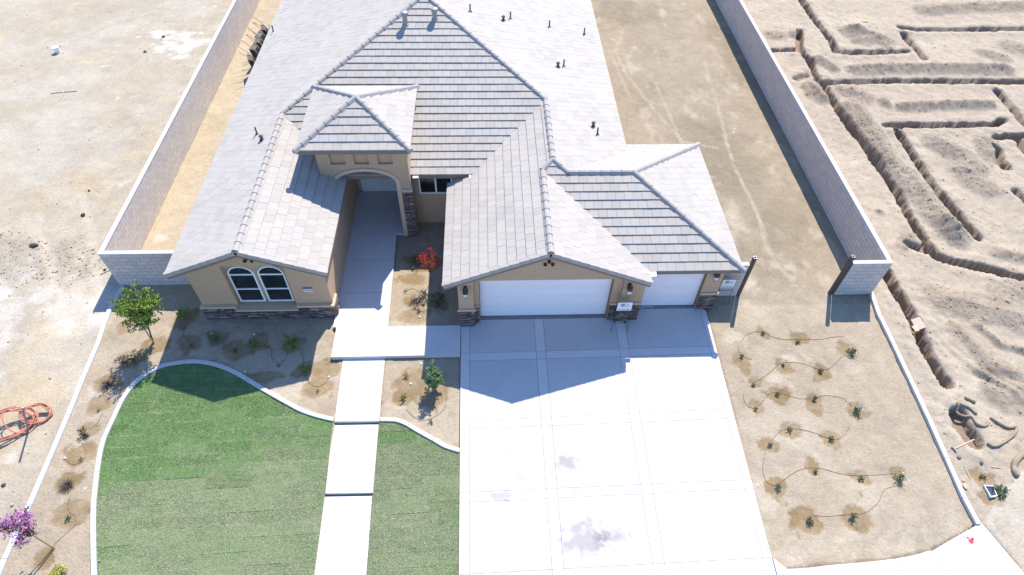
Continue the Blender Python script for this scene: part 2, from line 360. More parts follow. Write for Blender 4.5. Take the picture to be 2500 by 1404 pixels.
# right lot: footing trenches
T = [[(1945, -20), (1985, 45), (2010, 75), (2034, 107), (2038, 128)], [(1870, 124), (1948, 125)], [(1951, 77), (1952, 125), (1977, 148), (1994, 194), (2011, 211), (2045, 265), (2085, 322), (2122, 370), (2150, 418), (2179, 455), (2213, 518), (2236, 555), (2267, 606), (2284, 629), (2341, 643), (2412, 658), (2500, 683), (2620, 715)],
     [(2213, 598), (2267, 615)], [(2162, 663), (2185, 706), (2213, 751), (2233, 783), (2247, 820), (2270, 871), (2290, 908), (2310, 934)],
     [(2054, 131), (2213, 127)], [(1999, 204), (2128, 199), (2284, 199), (2500, 201), (2700, 203)], [(2196, 68), (2242, 74), (2370, 73), (2500, 71), (2640, 68)],
     [(2205, 85), (2227, 114), (2253, 142)], [(2162, 308), (2284, 306), (2427, 305), (2447, 294)], [(2190, 322), (2213, 353), (2244, 402), (2284, 461), (2327, 512), (2358, 549), (2384, 578)],
     [(2435, 225), (2469, 262), (2500, 302), (2560, 370)], [(2432, 336), (2500, 333), (2600, 330)], [(2432, 368), (2440, 390), (2455, 408)], [(2484, 345), (2510, 375)], [(2480, 468), (2505, 492)],
     [(1944, 192), (1968, 187)], [(2340, 1015), (2352, 1045), (2375, 1075)]]
TW = [.19]*len(T); TW[4] = .21; TW[2] = .20; TW[13] = .26; TW[17] = .3; TW[3] = .18
TD = [.5]*len(T); TD[16] = .2; TD[3] = .3; TD[17] = .35; TD[15] = .25
edn = fbm(X, Y, .3, 4, 133)*.15+fbm(X, Y, 1.2, 2, 134)*.10
tmask = np.zeros(X.shape)
for P, hw, dp in zip(T, TW, TD):
    d, al = segdist(X, Y, pl(P)); d = d+edn
    spoil = np.exp(-((d-hw-.32)/.28)**2)*(d > hw*.8)*.05
    Z += spoil*(1+2*fbm(X, Y, .3, 3, 7))*rl
    tmask = np.maximum(tmask, np.clip((hw+.05-d)/.07, 0, 1)*dp)
blend((tmask > .1)*.7, (.19, .125, .085))
# piles of spoil
PILE = [([(2085, 262), (2130, 330), (2170, 400), (2200, 425), (2227, 450), (2261, 500), (2295, 545), (2330, 580)], .75, .36), ([(2090, 172), (2200, 170), (2330, 170), (2450, 172)], .75, .42), ([(2205, 262), (2300, 258), (2412, 256)], .55, .32),
        ([(2070, 76), (2085, 80)], .8, .45), ([(2110, 88), (2150, 100)], 1.0, .4), ([(2096, 100), (2110, 104)], .6, .25), ([(1883, 85), (1900, 87)], .7, .22), ([(1937, 85), (1940, 90)], .5, .2), ([(1999, 148), (2033, 168)], .5, .3),
        ([(1977, 216), (2005, 242)], .6, .35), ([(2070, 225), (2100, 235)], .9, .3), ([(2156, 248), (2160, 255)], .4, .25), ([(2256, 25), (2370, 18), (2500, 15)], .9, .3), ([(2470, 114), (2500, 120)], 1.0, .25), ([(2400, 130), (2450, 142)], .6, .2),
        ([(2284, 350), (2341, 380), (2370, 410)], .9, .34), ([(2398, 345), (2420, 380)], .7, .3), ([(2350, 420), (2400, 455)], .9, .26), ([(2300, 545), (2320, 570)], .6, .3), ([(2300, 730), (2380, 750), (2480, 775)], .95, .22), ([(2440, 720), (2520, 700)], .8, .15),
        ([(2330, 800), (2380, 850), (2430, 900), (2480, 915)], .4, .14), ([(2384, 795), (2441, 842), (2500, 858)], .25, .16), ([(2440, 960), (2520, 960)], .8, .18), ([(2405, 905), (2450, 900)], .5, .1), ([(2440, 620), (2520, 635)], .5, .2), ([(2215, 575), (2200, 600)], .35, .12), ([(2145, 517), (2150, 520)], .25, .12)]
tooth = np.abs(np.sin((Y*1.0+X*.35)*2*math.pi/.42))*.5+fbm(X, Y, .35, 4, 143)
pm = np.zeros(X.shape)
for i, (P, rad, h) in enumerate(PILE):
    d, al = segdist(X, Y, pl(P)); d = d*(1+.5*fbm(X, Y, .9, 3, 150+i))
    prof = np.clip(1-d/rad, 0, 1); prof = prof**1.1
    Z += np.where(rl, h*prof*(1+.35*fbm(X, Y, .4, 3, 170))+(.16 if i == 0 else .05)*prof*tooth*.7, 0); pm = np.maximum(pm, np.where(rl, np.clip(prof*3, 0, 1), 0))
blend(pm*.8*(1+fbm(X, Y, .6, 3, 181)), (.25, .205, .16))
Z += np.where(rl, .034*fbm(X, Y, .13, 2, 611)+.03*(.25-np.abs(fbm(X*1.2, Y, .45, 3, 613)))*2, 0)
Z += np.where(rl, pm*.09*fbm(X, Y, .17, 3, 191), 0)
Z -= tmask*np.where(rl, 1, 0)
# long rake marks in the lower right corner
for k in range(5):
    P = pl([(2230+k*22, 700+k*26), (2290+k*24, 820+k*22), (2360+k*26, 900+k*14), (2500, 950+k*10)]); d, al = segdist(X, Y, P); m = np.exp(-(d/.10)**2)
    Z += np.where(rl, .03*m-.02*np.exp(-((d-.2)/.08)**2), 0)
# the pale dusty strip beyond the sidewalk corner
dust = pl([(2400, 1278), (2428, 1232), (2455, 1195), (2500, 1150), (2640, 1060), (2900, 1404), (2560, 1480), (2500, 1404)])
_dm = inpoly(X+.25*n2, Y+.25*n3, dust); blend(_dm*.85*np.clip(.75+2.2*fbm(X, Y, .7, 4, 202), 0, 1), (.40, .36, .30)); Z = np.where(_dm, gz(Y)+.04+.012*n3, Z)
# wet rings round the plants
WET = [(1862, 815, .28, .24), (1950, 828, .40, .30), (2072, 855, .33, .33), (1812, 882, .36, .44), (1913, 895, .30, .30), (2006, 910, .32, .36), (1845, 930, .32, .24), (1904, 965, .38, .30), (1987, 985, .28, .46), (2090, 1002, .30, .34), (1844, 992, .28, .24),
       (1927, 1052, .38, .34), (1880, 1088, .34, .28), (2030, 1072, .28, .28), (1983, 1140, .28, .32), (2102, 1164, .30, .26), (2190, 1158, .26, .26), (1893, 1188, .38, .34), (1972, 1272, .40, .46), (2090, 1264, .46, .46),
       (1022, 770, .55, .35), (1010, 735, .45, .32), (1008, 680, .5, .3), (1010, 930, .5, .6), (985, 965, .35, .35), (1060, 965, .55, .5), (1065, 735, .55, .42), (1045, 640, .7, .5),
       (455, 775, .48, .42), (463, 838, .42, .40), (530, 828, .40, .34), (580, 855, .5, .42), (628, 838, .40, .32), (716, 842, .40, .34), (745, 900, .36, .36), (770, 950, .5, .45), (640, 920, .9, .2), (800, 900, .5, .5),
       (375, 840, .45, .35), (318, 880, .4, .35), (300, 800, .28, .3), (262, 935, .45, .4), (240, 985, .35, .4), (215, 1050, .35, .35), (195, 1110, .45, .42), (165, 1180, .35, .35), (178, 1260, .55, .45), (345, 870, .35, .25), (110, 1360, .25, .3), (2400, 1170, .4, .35), (2420, 1215, .45, .3), (2385, 1160, .2, .18)]
wet = np.zeros(X.shape)
for i, (px, py, rx, ry) in enumerate(WET): wet = np.maximum(wet, np.clip((1.08-blob(px, py, rx, ry, 200+i, 0, .6))*12, 0, 1)*(.75+.25*((i*37) % 10)/10))
wet *= np.clip(.85+fbm(X, Y, .25, 3, 231), 0, 1)
base = base*(1-.50*wet[..., None]*np.array([.72, .93, 1.28]))
Z -= wet*.02
# footprints and rake dents near the front beds
fp = np.clip((vnoise(X/.16, Y/.26, 301)-.72)*6, 0, 1)*((~ll) & (~rl) & (Y < 15.5)); Z -= fp*.018
# keep the soil under slabs, lawn and buildings
flat = np.zeros(X.shape, bool)
for P in (DRIVE, *WALKP): flat |= inpoly(X, Y, P)
walk2 = pl([(837, 872), (768, 1404), (760, 1480), (890, 1480), (895, 1404), (940, 868)]); flat |= inpoly(X, Y, walk2)
Z = np.where(flat, gz(Y)-.10, Z)
lawn1 = np.vstack([lawnL, pl([(812, 1040), (768, 1404), (764, 1440)])]); lawn2 = np.vstack([lawnR, pl([(1123, 1107), (1118, 1404), (1117, 1440), (893, 1440), (911, 1204)])])
lawnm = inpoly(X, Y, lawn1) | inpoly(X, Y, lawn2); Z = np.where(lawnm, gz(Y)-.05, Z)
swp = np.vstack([pl(SW, dz_), pl([(2560, 1470)], dz_), np.array([[12., 2.9], [-40, 2.9], [-40, 5.0], [-12, 5.05]])]); 
swm = inpoly(X, Y, np.array([[p[0], p[1]] for p in swp])); Z = np.where(swm, gz(Y)-.12, Z)
house = (X > -10.8) & (X < 8.8) & (Y > 15) & (Y < 46); Z = np.where(house & ~((X > 6) & (Y > 22)) & ~((X > -3.1) & (X < -1.1) & (Y < 20.3)), -.1, Z)
base[sideyard] *= .88; base[rl] *= 1.08
base = base*np.array([1.02, .995, .94]); base = np.clip(base, .02, .75)
V = np.stack([X, Y, Z], -1).reshape(-1, 3)
ii = np.arange(nx*ny).reshape(ny, nx); Fq = np.stack([ii[:-1, :-1], ii[:-1, 1:], ii[1:, 1:], ii[1:, :-1]], -1).reshape(-1, 4)
g = raw_mesh('ground', V, Fq, M['soil'], tint=base.reshape(-1, 3), domain='POINT', attr='soil', smooth=True); g['kind'] = 'structure'
def ground_z(x, y):
    i = min(max(np.searchsorted(gx, x)-1, 0), nx-2); j = min(max(np.searchsorted(gy, y)-1, 0), ny-2)
    fx = (x-gx[i])/(gx[i+1]-gx[i]); fy = (y-gy[j])/(gy[j+1]-gy[j])
    return float((Z[j, i]*(1-fx)+Z[j, i+1]*fx)*(1-fy)+(Z[j+1, i]*(1-fx)+Z[j+1, i+1]*fx)*fy)
def gpt(px, py):
    p = gp(px, py); 
    for _ in range(3): p = at(px, py, ground_z(p[0], p[1]))
    return p

# ------------------------------------------------------------------ clods and pebbles (uncountable)
def clods(name, n, region, size, tint, seed):
    r = np.random.default_rng(seed); P = []
    while len(P) < n:
        x = r.uniform(*region[0], 20000); y = r.uniform(*region[1], 20000); k = region[2](x, y); P += list(zip(x[k], y[k]))
    P = np.array(P[:n]); s = size[0]*(size[1]/size[0])**(r.random(n)**2.2)
    z = np.array([ground_z(a, b) for a, b in P])
    octv = np.array([(1, 0, 0), (-1, 0, 0), (0, 1, 0), (0, -1, 0), (0, 0, 1), (0, 0, -1)], float)
    octf = np.array([(0, 2, 4), (2, 1, 4), (1, 3, 4), (3, 0, 4), (2, 0, 5), (1, 2, 5), (3, 1, 5), (0, 3, 5)])
    V = octv[None]*s[:, None, None]*r.uniform(.55, 1.3, (n, 6, 1)); a = r.uniform(0, 6.28, n); c, q = np.cos(a)[:, None], np.sin(a)[:, None]
    V = np.stack([V[..., 0]*c-V[..., 1]*q, V[..., 0]*q+V[..., 1]*c, V[..., 2]*.5], -1)
    V += np.stack([P[:, 0], P[:, 1], z+s*.08], -1)[:, None]
    Fc = (octf[None]+6*np.arange(n)[:, None, None]).reshape(-1, 3)
    t = np.repeat(np.array(tint)[None]*r.uniform(.75, 1.25, (n, 1)), 8, 0)
    o = raw_mesh(name, V.reshape(-1, 3), Fc, M['clod'], tint=t); o['kind'] = 'stuff'; return o
def pile_at(x, y):
    i = np.clip(np.searchsorted(gx, x)-1, 0, nx-1); j = np.clip(np.searchsorted(gy, y)-1, 0, ny-1); return pm[j, i], rl[j, i], tmask[j, i], ll[j, i], mk[j, i]
tag(clods('soil_clods', 13000, ((15.6, 36), (5, 42), lambda x, y: (lambda a: a[1] & (a[2] < .05) & (rng.random(len(x)) < .10+.9*a[0]))(pile_at(x, y))), (.010, .060), (1.35, 1.27, 1.18), 3), 'grey brown soil clods scattered over the dug lot and its spoil heaps', 'soil clods')
tag(clods('soil_crumbs', 1500, ((-34, -14.9), (5, 40), lambda x, y: (lambda a: a[3] & (rng.random(len(x)) < .02+.95*(a[4] > .2)))(pile_at(x, y))), (.012, .07), (1.05, 1., .95), 4), 'dry soil crumbs on the pale empty lot left of the block wall', 'soil crumbs')
bedm = lambda x, y: ~inpoly(x, y, DRIVE) & ~inpoly(x, y, lawn1) & ~inpoly(x, y, lawn2) & ~inpoly(x, y, WALKP[0]) & ~inpoly(x, y, walk2) & (x < edge_x(y)-.1)
tag(clods('pebbles', 1800, ((-14.4, 16), (5.2, 15.2), bedm), (.006, .022), (1.25, 1.2, 1.1), 5), 'small pale pebbles and crumbs in the bare front beds', 'pebbles')

# ================================================================== SLABS
def slabpart(pts2, zf, parent, name='concrete_slab', th=.10, gap=.006, m=None):
    P = np.array(pts2, float); c = P.mean(0)
    Q = []
    n = len(P)
    for i in range(n):     # inset by gap
        a, b, d = P[i-1], P[i], P[(i+1) % n]
        e1 = (b-a)/np.linalg.norm(b-a); e2 = (d-b)/np.linalg.norm(d-b); n1_ = np.array([-e1[1], e1[0]]); n2_ = np.array([-e2[1], e2[0]])
        if np.dot(n1_, c-b) < 0: n1_ = -n1_
        if np.dot(n2_, c-b) < 0: n2_ = -n2_
        k = 1+np.dot(n1_, n2_); Q.append(b+gap*(n1_+n2_)/max(k, .3))
    s = Soup(); area = sum(Q[i][0]*Q[(i+1) % n][1]-Q[(i+1) % n][0]*Q[i][1] for i in range(n))
    if area < 0: Q = Q[::-1]
    s.slab([(q[0], q[1], zf(q[1])) for q in Q], [(q[0], q[1], zf(q[1])-th) for q in Q]); return s.build(name, m or M['conc'], parent, tinted=False)
drv = empty('driveway', 'wide three car concrete driveway scored into broad panels and narrow bands', 'driveway', kind='structure')
del drv['category']
lines = [None]+rowsW
topx = lambda i: {0: 797, 1: 797}.get(i, 783)
bot = [colB[i] for i in range(8)]
def drow(i, r):
    if r == 0: return colT[i]
    if r <= len(rowsW): return isect(colT[i], colB[i], *rowsW[r-1])
    return colB[i]
front = {0: 14.37, 1: 14.37, 2: 14.66, 3: 14.66, 4: 14.66, 5: 14.66, 6: 15.06, 7: 15.06}
dzf = lambda Yv: float(dz_(Yv))
for c in range(7):
    for r in range(len(rowsW)+1):
        a, b = drow(c, r), drow(c+1, r); d, e = drow(c+1, r+1), drow(c, r+1)
        if r == 0:
            ya = {0: 14.38, 1: 14.66, 2: 14.66, 3: 14.66, 4: 14.46, 5: 15.07, 6: 15.07}[c]
            def ext(i, yy): v = colT[i]-colB[i]; return colT[i]+v*(yy-colT[i][1])/v[1]
            a, b = ext(c, ya), ext(c+1, ya)
        slabpart([a, b, d, e], dzf, drv, m=M['conc2'] if (c % 2 == 1 and r % 2 == 0) else M['conc'])
s = Soup(); P = [colT[0]+np.array([.01, -.01]), colB[0]+np.array([.01, 0]), colB[7]+np.array([-.01, 0]), colT[7]+np.array([-.01, -.01])]
s.slab([(p[0], p[1], dzf(p[1])-.018) for p in P], [(p[0], p[1], dzf(p[1])-.2) for p in P]); s.build('slab_base', M['joint'], drv, tinted=False)
# walk and entry
wk = empty('walkway', 'stepped concrete walkway from the entry porch down to the street', kind='structure')
wz = lambda z: (lambda Yv: z)
A = lambda x, y, z: at(x, y, z)[:2]
zc = .03
ent = [A(867, 470, zc), A(985, 470, zc)]
slabpart([(-6.0, 22.15), (-3.62, 22.15), (-3.62, 19.36), (-6.0, 19.36)], wz(zc), wk)
ys = [19.36]+[A(900, y, zc)[1] for y in (634, 714)]+[A(880, 798, zc)[1]]
xr = lambda Yv: np.interp(Yv, [14.3, 19.4], [A(948, 797, zc)[0], A(968, 572, zc)[0]])
for a, b in zip(ys[:-1], ys[1:]): slabpart([(-5.93, a), (xr(a), a), (xr(b), b), (-5.93, b)], wz(zc), wk)
yb = A(960, 869, zc)[1]; xl = A(808, 872, zc)[0]; yt = ys[-1]
cuts = [xl-.0, -3.75, -1.10]
for a, b in zip(cuts[:-1], cuts[1:]): slabpart([(a, yt), (b, yt), (b, yb), (a, yb)], wz(zc), wk, th=.2, gap=.002)
segs = [((837, 876), (940, 874), (816, 1029), (925, 1028), -.11, -.17, [1007]), ((813, 1038), (925, 1036), (794, 1205), (911, 1203), -.28, -.33, [1181]), ((793, 1212), (909, 1210), (768, 1404), (895, 1402), -.43, -.50, [])]
for (tl, tr, bl, br, za, zb, js) in segs:
    p = [A(*tl, za), A(*tr, za), A(*br, zb), A(*bl, zb)]
    if tl[1] == 876: p[0][1] = p[1][1] = yb+.02
    if tl[1] == 1038: pass
    if not js: v = (p[3]-p[0])/(p[0][1]-p[3][1]); p[3] = p[3]+v*2.2; v = (p[2]-p[1])/(p[1][1]-p[2][1]); p[2] = p[2]+v*2.2
    zf = (lambda y0, y1, za, zb: (lambda Yv: za+(zb-za)*np.clip((y0-Yv)/(y0-y1), 0, 1.6)))(p[0][1], p[3][1], za, zb)
    if js:
        t = (A(820, js[0], (za+zb)/2)[1]-p[0][1])/(p[3][1]-p[0][1]); m1 = p[0]+(p[3]-p[0])*t; m2 = p[1]+(p[2]-p[1])*t
        slabpart([p[0], p[1], m2, m1], zf, wk, th=.22, gap=.005); slabpart([m1, m2, p[2], p[3]], zf, wk, th=.22, gap=.005)
    else: slabpart(p, zf, wk, th=.22, gap=.003)
# sidewalk with curved back edge
sw = empty('sidewalk', 'curved concrete sidewalk at the lower right corner of the lot', kind='structure')
back = smooth_line(pl(SW, dz_), .5)
swz = lambda Yv: float(dz_(Yv))+.005
segx = [(1922, 1389), (2019, 1380), (2182, 1364), (2275, 1345), (2395, 1275)]; segb = [(1945, 1460), (2040, 1450), (2230, 1440), (2375, 1480), (2560, 1470)]
bp = [gp(*q, dz_)[:2] for q in segx]; bb = [gp(*q, dz_)[:2] for q in segb]
d0 = isect(colT[7], colB[7], *rowsW[6]); 
sl = [(d0+np.array([.02, 0]), colB[7]+np.array([.02, .5]), bp[0], bb[0])]+[(bp[i], bb[i], bp[i+1], bb[i+1]) for i in range(4)]
for i, (a, a2, b, b2) in enumerate(sl):
    lo, hi = a[0], b[0]
    mid = [q for q in back if lo+.05 < q[0] < hi-.05] if i < 4 else [q for q in back if q[0] > lo+.05 and q[1] < b[1]-.05]
    slabpart([a]+list(mid)+[b, b2, a2], swz, sw, gap=.006 if i != 3 else .01)
slabpart([(-40, 4.9), (colB[0][0]-.02, 4.75), (colB[0][0]-.02, 2.9), (-40, 2.9)], swz, sw)
# red survey mark sprayed on the sidewalk
pc = gp(2372, 1318, dz_); s = Soup()
for k in range(9):
    cx, cy = pc[0]+random.uniform(-.10, .10), pc[1]+random.uniform(-.08, .08); r0 = random.uniform(.03, .07); n = 9; zt = swz(cy)+.004+k*.0004
    s.add([(cx+r0*random.uniform(.6, 1.2)*math.cos(a*6.283/n), cy+r0*random.uniform(.6, 1.2)*math.sin(a*6.283/n), zt) for a in range(n)], [tuple(range(n))])
zt = swz(pc[1])+.008; s.add([(pc[0]-.25, pc[1]+.13, zt), (pc[0]-.24, pc[1]+.145, zt), (pc[0]-.02, pc[1]+.0, zt), (pc[0]-.03, pc[1]-.015, zt)], [(3, 2, 1, 0)])
s.build('paint_mark', M['red'], sw, tinted=False)['label'] = 'splash of pink red survey paint'
# street beyond the frame
s = Soup(); s.box(-300, 300, -8, 2.0, -1.0, -.72); o = s.build('street', mat('asphalt', (.055, .055, .058), .9, .1, 20., .004, 60.), tinted=False); o['kind'] = 'structure'

# ------------------------------------------------------------------ curbs
def ribbon_curb(name, label, P, joints, wdt=.15, h=.09, off=0., n_each=None, group=None, gap=.006):
    """P: lawn-side polyline (smooth) ; off>0 moves the ribbon to its left"""
    t = empty(name, label, 'curb', group); P = np.asarray(P); L = np.concatenate([[0], np.cumsum(np.linalg.norm(np.diff(P, axis=0), axis=1))])
    cut = [0]+list(joints)+[L[-1]] if joints is not None else list(np.linspace(0, L[-1], max(2, int(round(L[-1]/n_each))+1)))
    pt = lambda u: np.array([np.interp(u, L, P[:, 0]), np.interp(u, L, P[:, 1])])
    for a, b in zip(cut[:-1], cut[1:]):
        us = np.linspace(a+gap, b-gap, max(2, int((b-a)/.12)+1)); vs = []
        for u in us:
            p = pt(u); q = pt(min(u+.02, L[-1]))-pt(max(u-.02, 0)); q /= np.linalg.norm(q)+1e-9; nn = np.array([-q[1], q[0]])
            i = p+nn*(off-wdt/2); o = p+nn*(off+wdt/2); zt = float(gz(p[1]))+h; ch = .012
            vs += [(*i, zt-.25), (*(i), zt-ch), (*(i+nn*ch), zt), (*(o-nn*ch), zt), (*o, zt-ch), (*o, zt-.25)]
        n = len(us); fs = [(k*6+j, k*6+j+1, (k+1)*6+j+1, (k+1)*6+j) for k in range(n-1) for j in range(5)]+[tuple(range(5, -1, -1)), tuple(range((n-1)*6, n*6))]
        s = Soup(); s.add(vs, fs); s.build('curb_segment', M['curb'], t, tinted=False)
    reloc(t, (float(P[0][0]), float(P[0][1]), float(gz(P[0][1]))))
    return t
ribbon_curb('lawn_curb', 'curved pale concrete curb wrapping the top and left of the large lawn', lawnL, None, off=.075, n_each=1.25)
ribbon_curb('lawn_curb', 'short wavy concrete curb between walkway and driveway above the narrow lawn', lawnR, None, off=.075, n_each=1.2)
lc = pl([(303, 700), (268, 760), (242, 837), (206, 921), (168, 1015), (121, 1126), (74, 1235), (14, 1366), (-8, 1418)])
ribbon_curb('edging_curb', 'long straight concrete edging strip running from the left block wall to the bottom left', lc, list(np.cumsum(np.linalg.norm(np.diff(lc, axis=0), axis=1)))[1:-1], wdt=.16)
ec = pl([(2124, 716), (2143, 771), (2179, 844), (2219, 929), (2265, 1027), (2307, 1121), (2350, 1218), (2385, 1283)])
ribbon_curb('edging_curb', 'concrete edging strip between the right front bed and the trenched lot', ec, list(np.cumsum(np.linalg.norm(np.diff(ec, axis=0), axis=1)))[:-1], wdt=.16, h=.13)

# ------------------------------------------------------------------ lawns
def clip_halfplane(P, a, b, c):     # keep a*x+b*y<=c
    out = []
    for i in range(len(P)):
        p, q = P[i], P[(i+1) % len(P)]; dp = a*p[0]+b*p[1]-c; dq = a*q[0]+b*q[1]-c
        if dp <= 0: out.append(p)
        if dp*dq < 0: t = dp/(dp-dq); out.append((p[0]+t*(q[0]-p[0]), p[1]+t*(q[1]-p[1])))
    return out
def clip_rect(P, x0, x1, y0, y1):
    for h in ((-1, 0, -x0), (1, 0, x1), (0, -1, -y0), (0, 1, y1)):
        P = clip_halfplane(P, *h)
        if len(P) < 3: return []
    return P
def area2(P): return .5*sum(P[i][0]*P[(i+1) % len(P)][1]-P[(i+1) % len(P)][0]*P[i][1] for i in range(len(P)))
GREEN = np.array([.165, .27, .095]); DULL = np.array([.265, .315, .165]); STRAW = np.array([.48, .44, .30])
def greenness(x, y, seed):
    # fresher green towards the top left, duller grey green lower down
    g0 = np.clip((y-9.3)*.2+(-5-x)*.04+.35, .1, .75)
    v = g0+1.5*fbm(np.asarray(x), np.asarray(y), 1.3, 4, 401)+.25*fbm(np.asarray(x), np.asarray(y)*2.5, .5, 2, 402)
    return np.clip(v, .05, 1)
def lawn(poly, label, seed, n):
    poly = [tuple(map(float, p)) for p in poly]; t = empty('lawn', label, kind='structure'); r = random.Random(seed)
    xs = [p[0] for p in poly]; ys_ = [p[1] for p in poly]; y = max(ys_)+.02; strips = {}; rowi = 0; tilt = .035
    rows = []
    while y > min(ys_):
        y0 = y-.40; x = min(xs)-r.uniform(0, 1.5); row = []
        while x < max(xs):
            x1 = x+1.45*r.uniform(.9, 1.1); sh = r.uniform(-.015, .015)
            P = clip_rect([(a, b-tilt*(a-min(xs))) for a, b in poly], x, x1, y0+sh, y+sh)
            if len(P) >= 3 and abs(area2(P)) > .02:
                cx_, cy_ = (x+x1)/2, y-.2+tilt*((x+x1)/2-min(xs)); gq = float(np.clip((cy_-9.2)*.5+(-5-cx_)*.12+.22, -.3, 1.2))+r.uniform(-.22, .22); tone = (.34 if gq > .5 else -.06+.12*r.random())-.13+(.24 if r.random() < .14 else 0); P = [(a, b+tilt*(a-min(xs))) for a, b in P]; cen = np.mean(P, 0)
                P = [(cen[0]+(a-cen[0])*(1-.004/max(.1, abs(a-cen[0]))) if abs(a-cen[0]) > .1 else a, cen[1]+(b-cen[1])*(1-.002/max(.05, abs(b-cen[1]))) if abs(b-cen[1]) > .05 else b) for a, b in P]
                if area2(P) < 0: P = P[::-1]
                s = Soup(); gg = float(np.clip(greenness(cen[0], cen[1], seed)+tone, 0, 1)); col = GREEN*gg+DULL*(1-gg); lift = r.uniform(0, .008)
                s.slab([(a, b, float(gz(b))+.02+lift) for a, b in P], [(a, b, float(gz(b))-.03) for a, b in P], tuple(col*.85)); s.build('sod_strip', M['sod'], t)
                row.append((x, x1, tone))
            x = x1
        rows.append((y0, y, row)); y = y0
    # blades
    rr = np.random.default_rng(seed); A = []
    pa = np.array(poly)
    while sum(map(len, A)) < n:
        x = rr.uniform(min(xs), max(xs), 60000); yy = rr.uniform(min(ys_), max(ys_), 60000); k = inpoly(x, yy, pa); A.append(np.stack([x[k], yy[k]], 1))
    A = np.vstack(A)[:n]; x, yy = A[:, 0], A[:, 1]
    yt_ = yy-tilt*(x-min(xs)); tone = np.zeros(n); seam = np.full(n, 9.)
    for (a, b, row) in rows:
        k = (yt_ >= a) & (yt_ < b)
        for (c, d, tn) in row: kk = k & (x >= c) & (x < d); tone[kk] = tn; seam[kk] = np.minimum(seam[kk], np.minimum(x[kk]-c, d-x[kk]))
        seam[k] = np.minimum(seam[k], np.minimum(yt_[k]-a, b-yt_[k]))
    gg = np.clip(greenness(x, yy, seed)+tone+rr.normal(0, .13, n)+2.1*fbm(x, yy*1.6, .42, 4, 411), 0, 1)[:, None]; col = GREEN*gg+DULL*(1-gg)
    st = (rr.random(n) < np.where((seam < .028) & (fbm(x, yy, .5, 2, 77) > -.03), .85, .10+.28*(1-gg[:, 0])))[:, None]; col = np.where(st, STRAW*rr.uniform(.7, 1.15, (n, 1)), col)*rr.uniform(.75, 1.25, (n, 1))*(1+.5*fbm(x*.6, yy*1.7, .16, 3, 421))[:, None]
    ang = rr.uniform(0, 6.28, n); ln = rr.uniform(.022, .05, n); lean = rr.uniform(.2, 1.1, n); wd = rr.uniform(.004, .008, n); z = gz(yy)+.018
    dx, dy = np.cos(ang), np.sin(ang)
    V = np.stack([np.stack([x-dy*wd, yy+dx*wd, z], 1), np.stack([x+dy*wd, yy-dx*wd, z], 1), np.stack([x+dx*ln*lean, yy+dy*ln*lean, z+ln*.9], 1)], 1).reshape(-1, 3)
    o = raw_mesh('grass', V, np.arange(3*n).reshape(-1, 3), M['leaf'], t, tint=col); o['kind'] = 'stuff'
    return t
lawn(lawn1, 'large sod lawn in visible strips, brighter green towards the house', 11, 230000)
lawn(lawn2, 'narrow sod lawn between the walkway and the driveway', 12, 80000)

# ================================================================== HOUSE
hs = empty('house', 'single storey tan stucco house with pale tile hip and gable roofs and three garage bays', 'house')
# --- planes z = a + b X + c Y
def plane_x(x0, z0, m): return (z0-m*x0, m, 0.)
def plane_y(y0, z0, m): return (z0-m*y0, 0., m)
ML = plane_x(-8.33, 4.12, .405); LR = plane_x(-8.33, 4.12, -.405); MF = plane_y(19.64, 3.05, .41); MR = plane_x(2.46, 4.36, -.40)
BL = plane_x(2.07, 4.18, .43); BR = plane_x(2.07, 4.18, -.43); CF = plane_y(14.75, 2.6, .42); CR = plane_x(9.16, 2.6, -.42); CB = plane_y(18.40, 4.13, -.42)
PX0, PX1, PY0, PY1, PZE = -6.97, -2.83, 18.78, 22.92, 4.92; PCX, PCY = (PX0+PX1)/2, (PY0+PY1)/2; PS = .425
PF = plane_y(PY0, PZE, PS); PB = plane_y(PY1, PZE, -PS); PL_ = plane_x(PX0, PZE, PS); PR_ = plane_x(PX1, PZE, -PS); PAP = (PCX, PCY)
FACES = [('ML', ML, [(-11.03, 14.5), (-8.33, 14.5), (-8.33, 22.25), (-2.671, 27.84), (-2.671, 46), (-11.03, 46)]),
         ('LR', LR, [(-8.33, 14.5), (-5.57, 14.5), (-5.57, 19.52), (-5.69, 19.64), (-8.33, 22.25)]),
         ('MF', MF, [(-8.33, 22.25), (-2.671, 27.84), (2.475, 22.82), (-.558, 19.64), (-5.69, 19.64)]),
         ('MR', MR, [(2.475, 22.82), (2.475, 18.93), (3.035, 18.39), (5.86, 21.09), (5.86, 46), (-2.671, 46), (-2.671, 27.84)]),
         ('BL', BL, [(-1.605, 14.2), (2.07, 14.2), (2.07, 18.51), (2.475, 18.93), (2.475, 22.82), (-.558, 19.64), (-1.605, 19.6)]),
         ('BR', BR, [(2.07, 14.2), (5.745, 14.2), (5.745, 14.75), (2.07, 18.51)]),
         ('CF', CF, [(2.475, 18.93), (2.07, 18.51), (5.745, 14.75), (9.16, 14.75), (5.517, 18.395), (3.035, 18.395)]),
         ('CR', CR, [(5.517, 18.395), (9.16, 14.75), (9.16, 22.04)]),
         ('CB', CB, [(3.035, 18.4), (5.517, 18.4), (9.16, 22.04), (5.86, 22.04), (5.86, 21.09)]),
         ('PF', PF, [(PX0, PY0), (PX1, PY0), PAP]), ('PB', PB, [(PX0, PY1), (PX1, PY1), PAP]), ('PL', PL_, [(PX0, PY0), PAP, (PX0, PY1)]), ('PR', PR_, [(PX1, PY0), PAP, (PX1, PY1)])]
roof = None
deck = Soup(); TH = .05
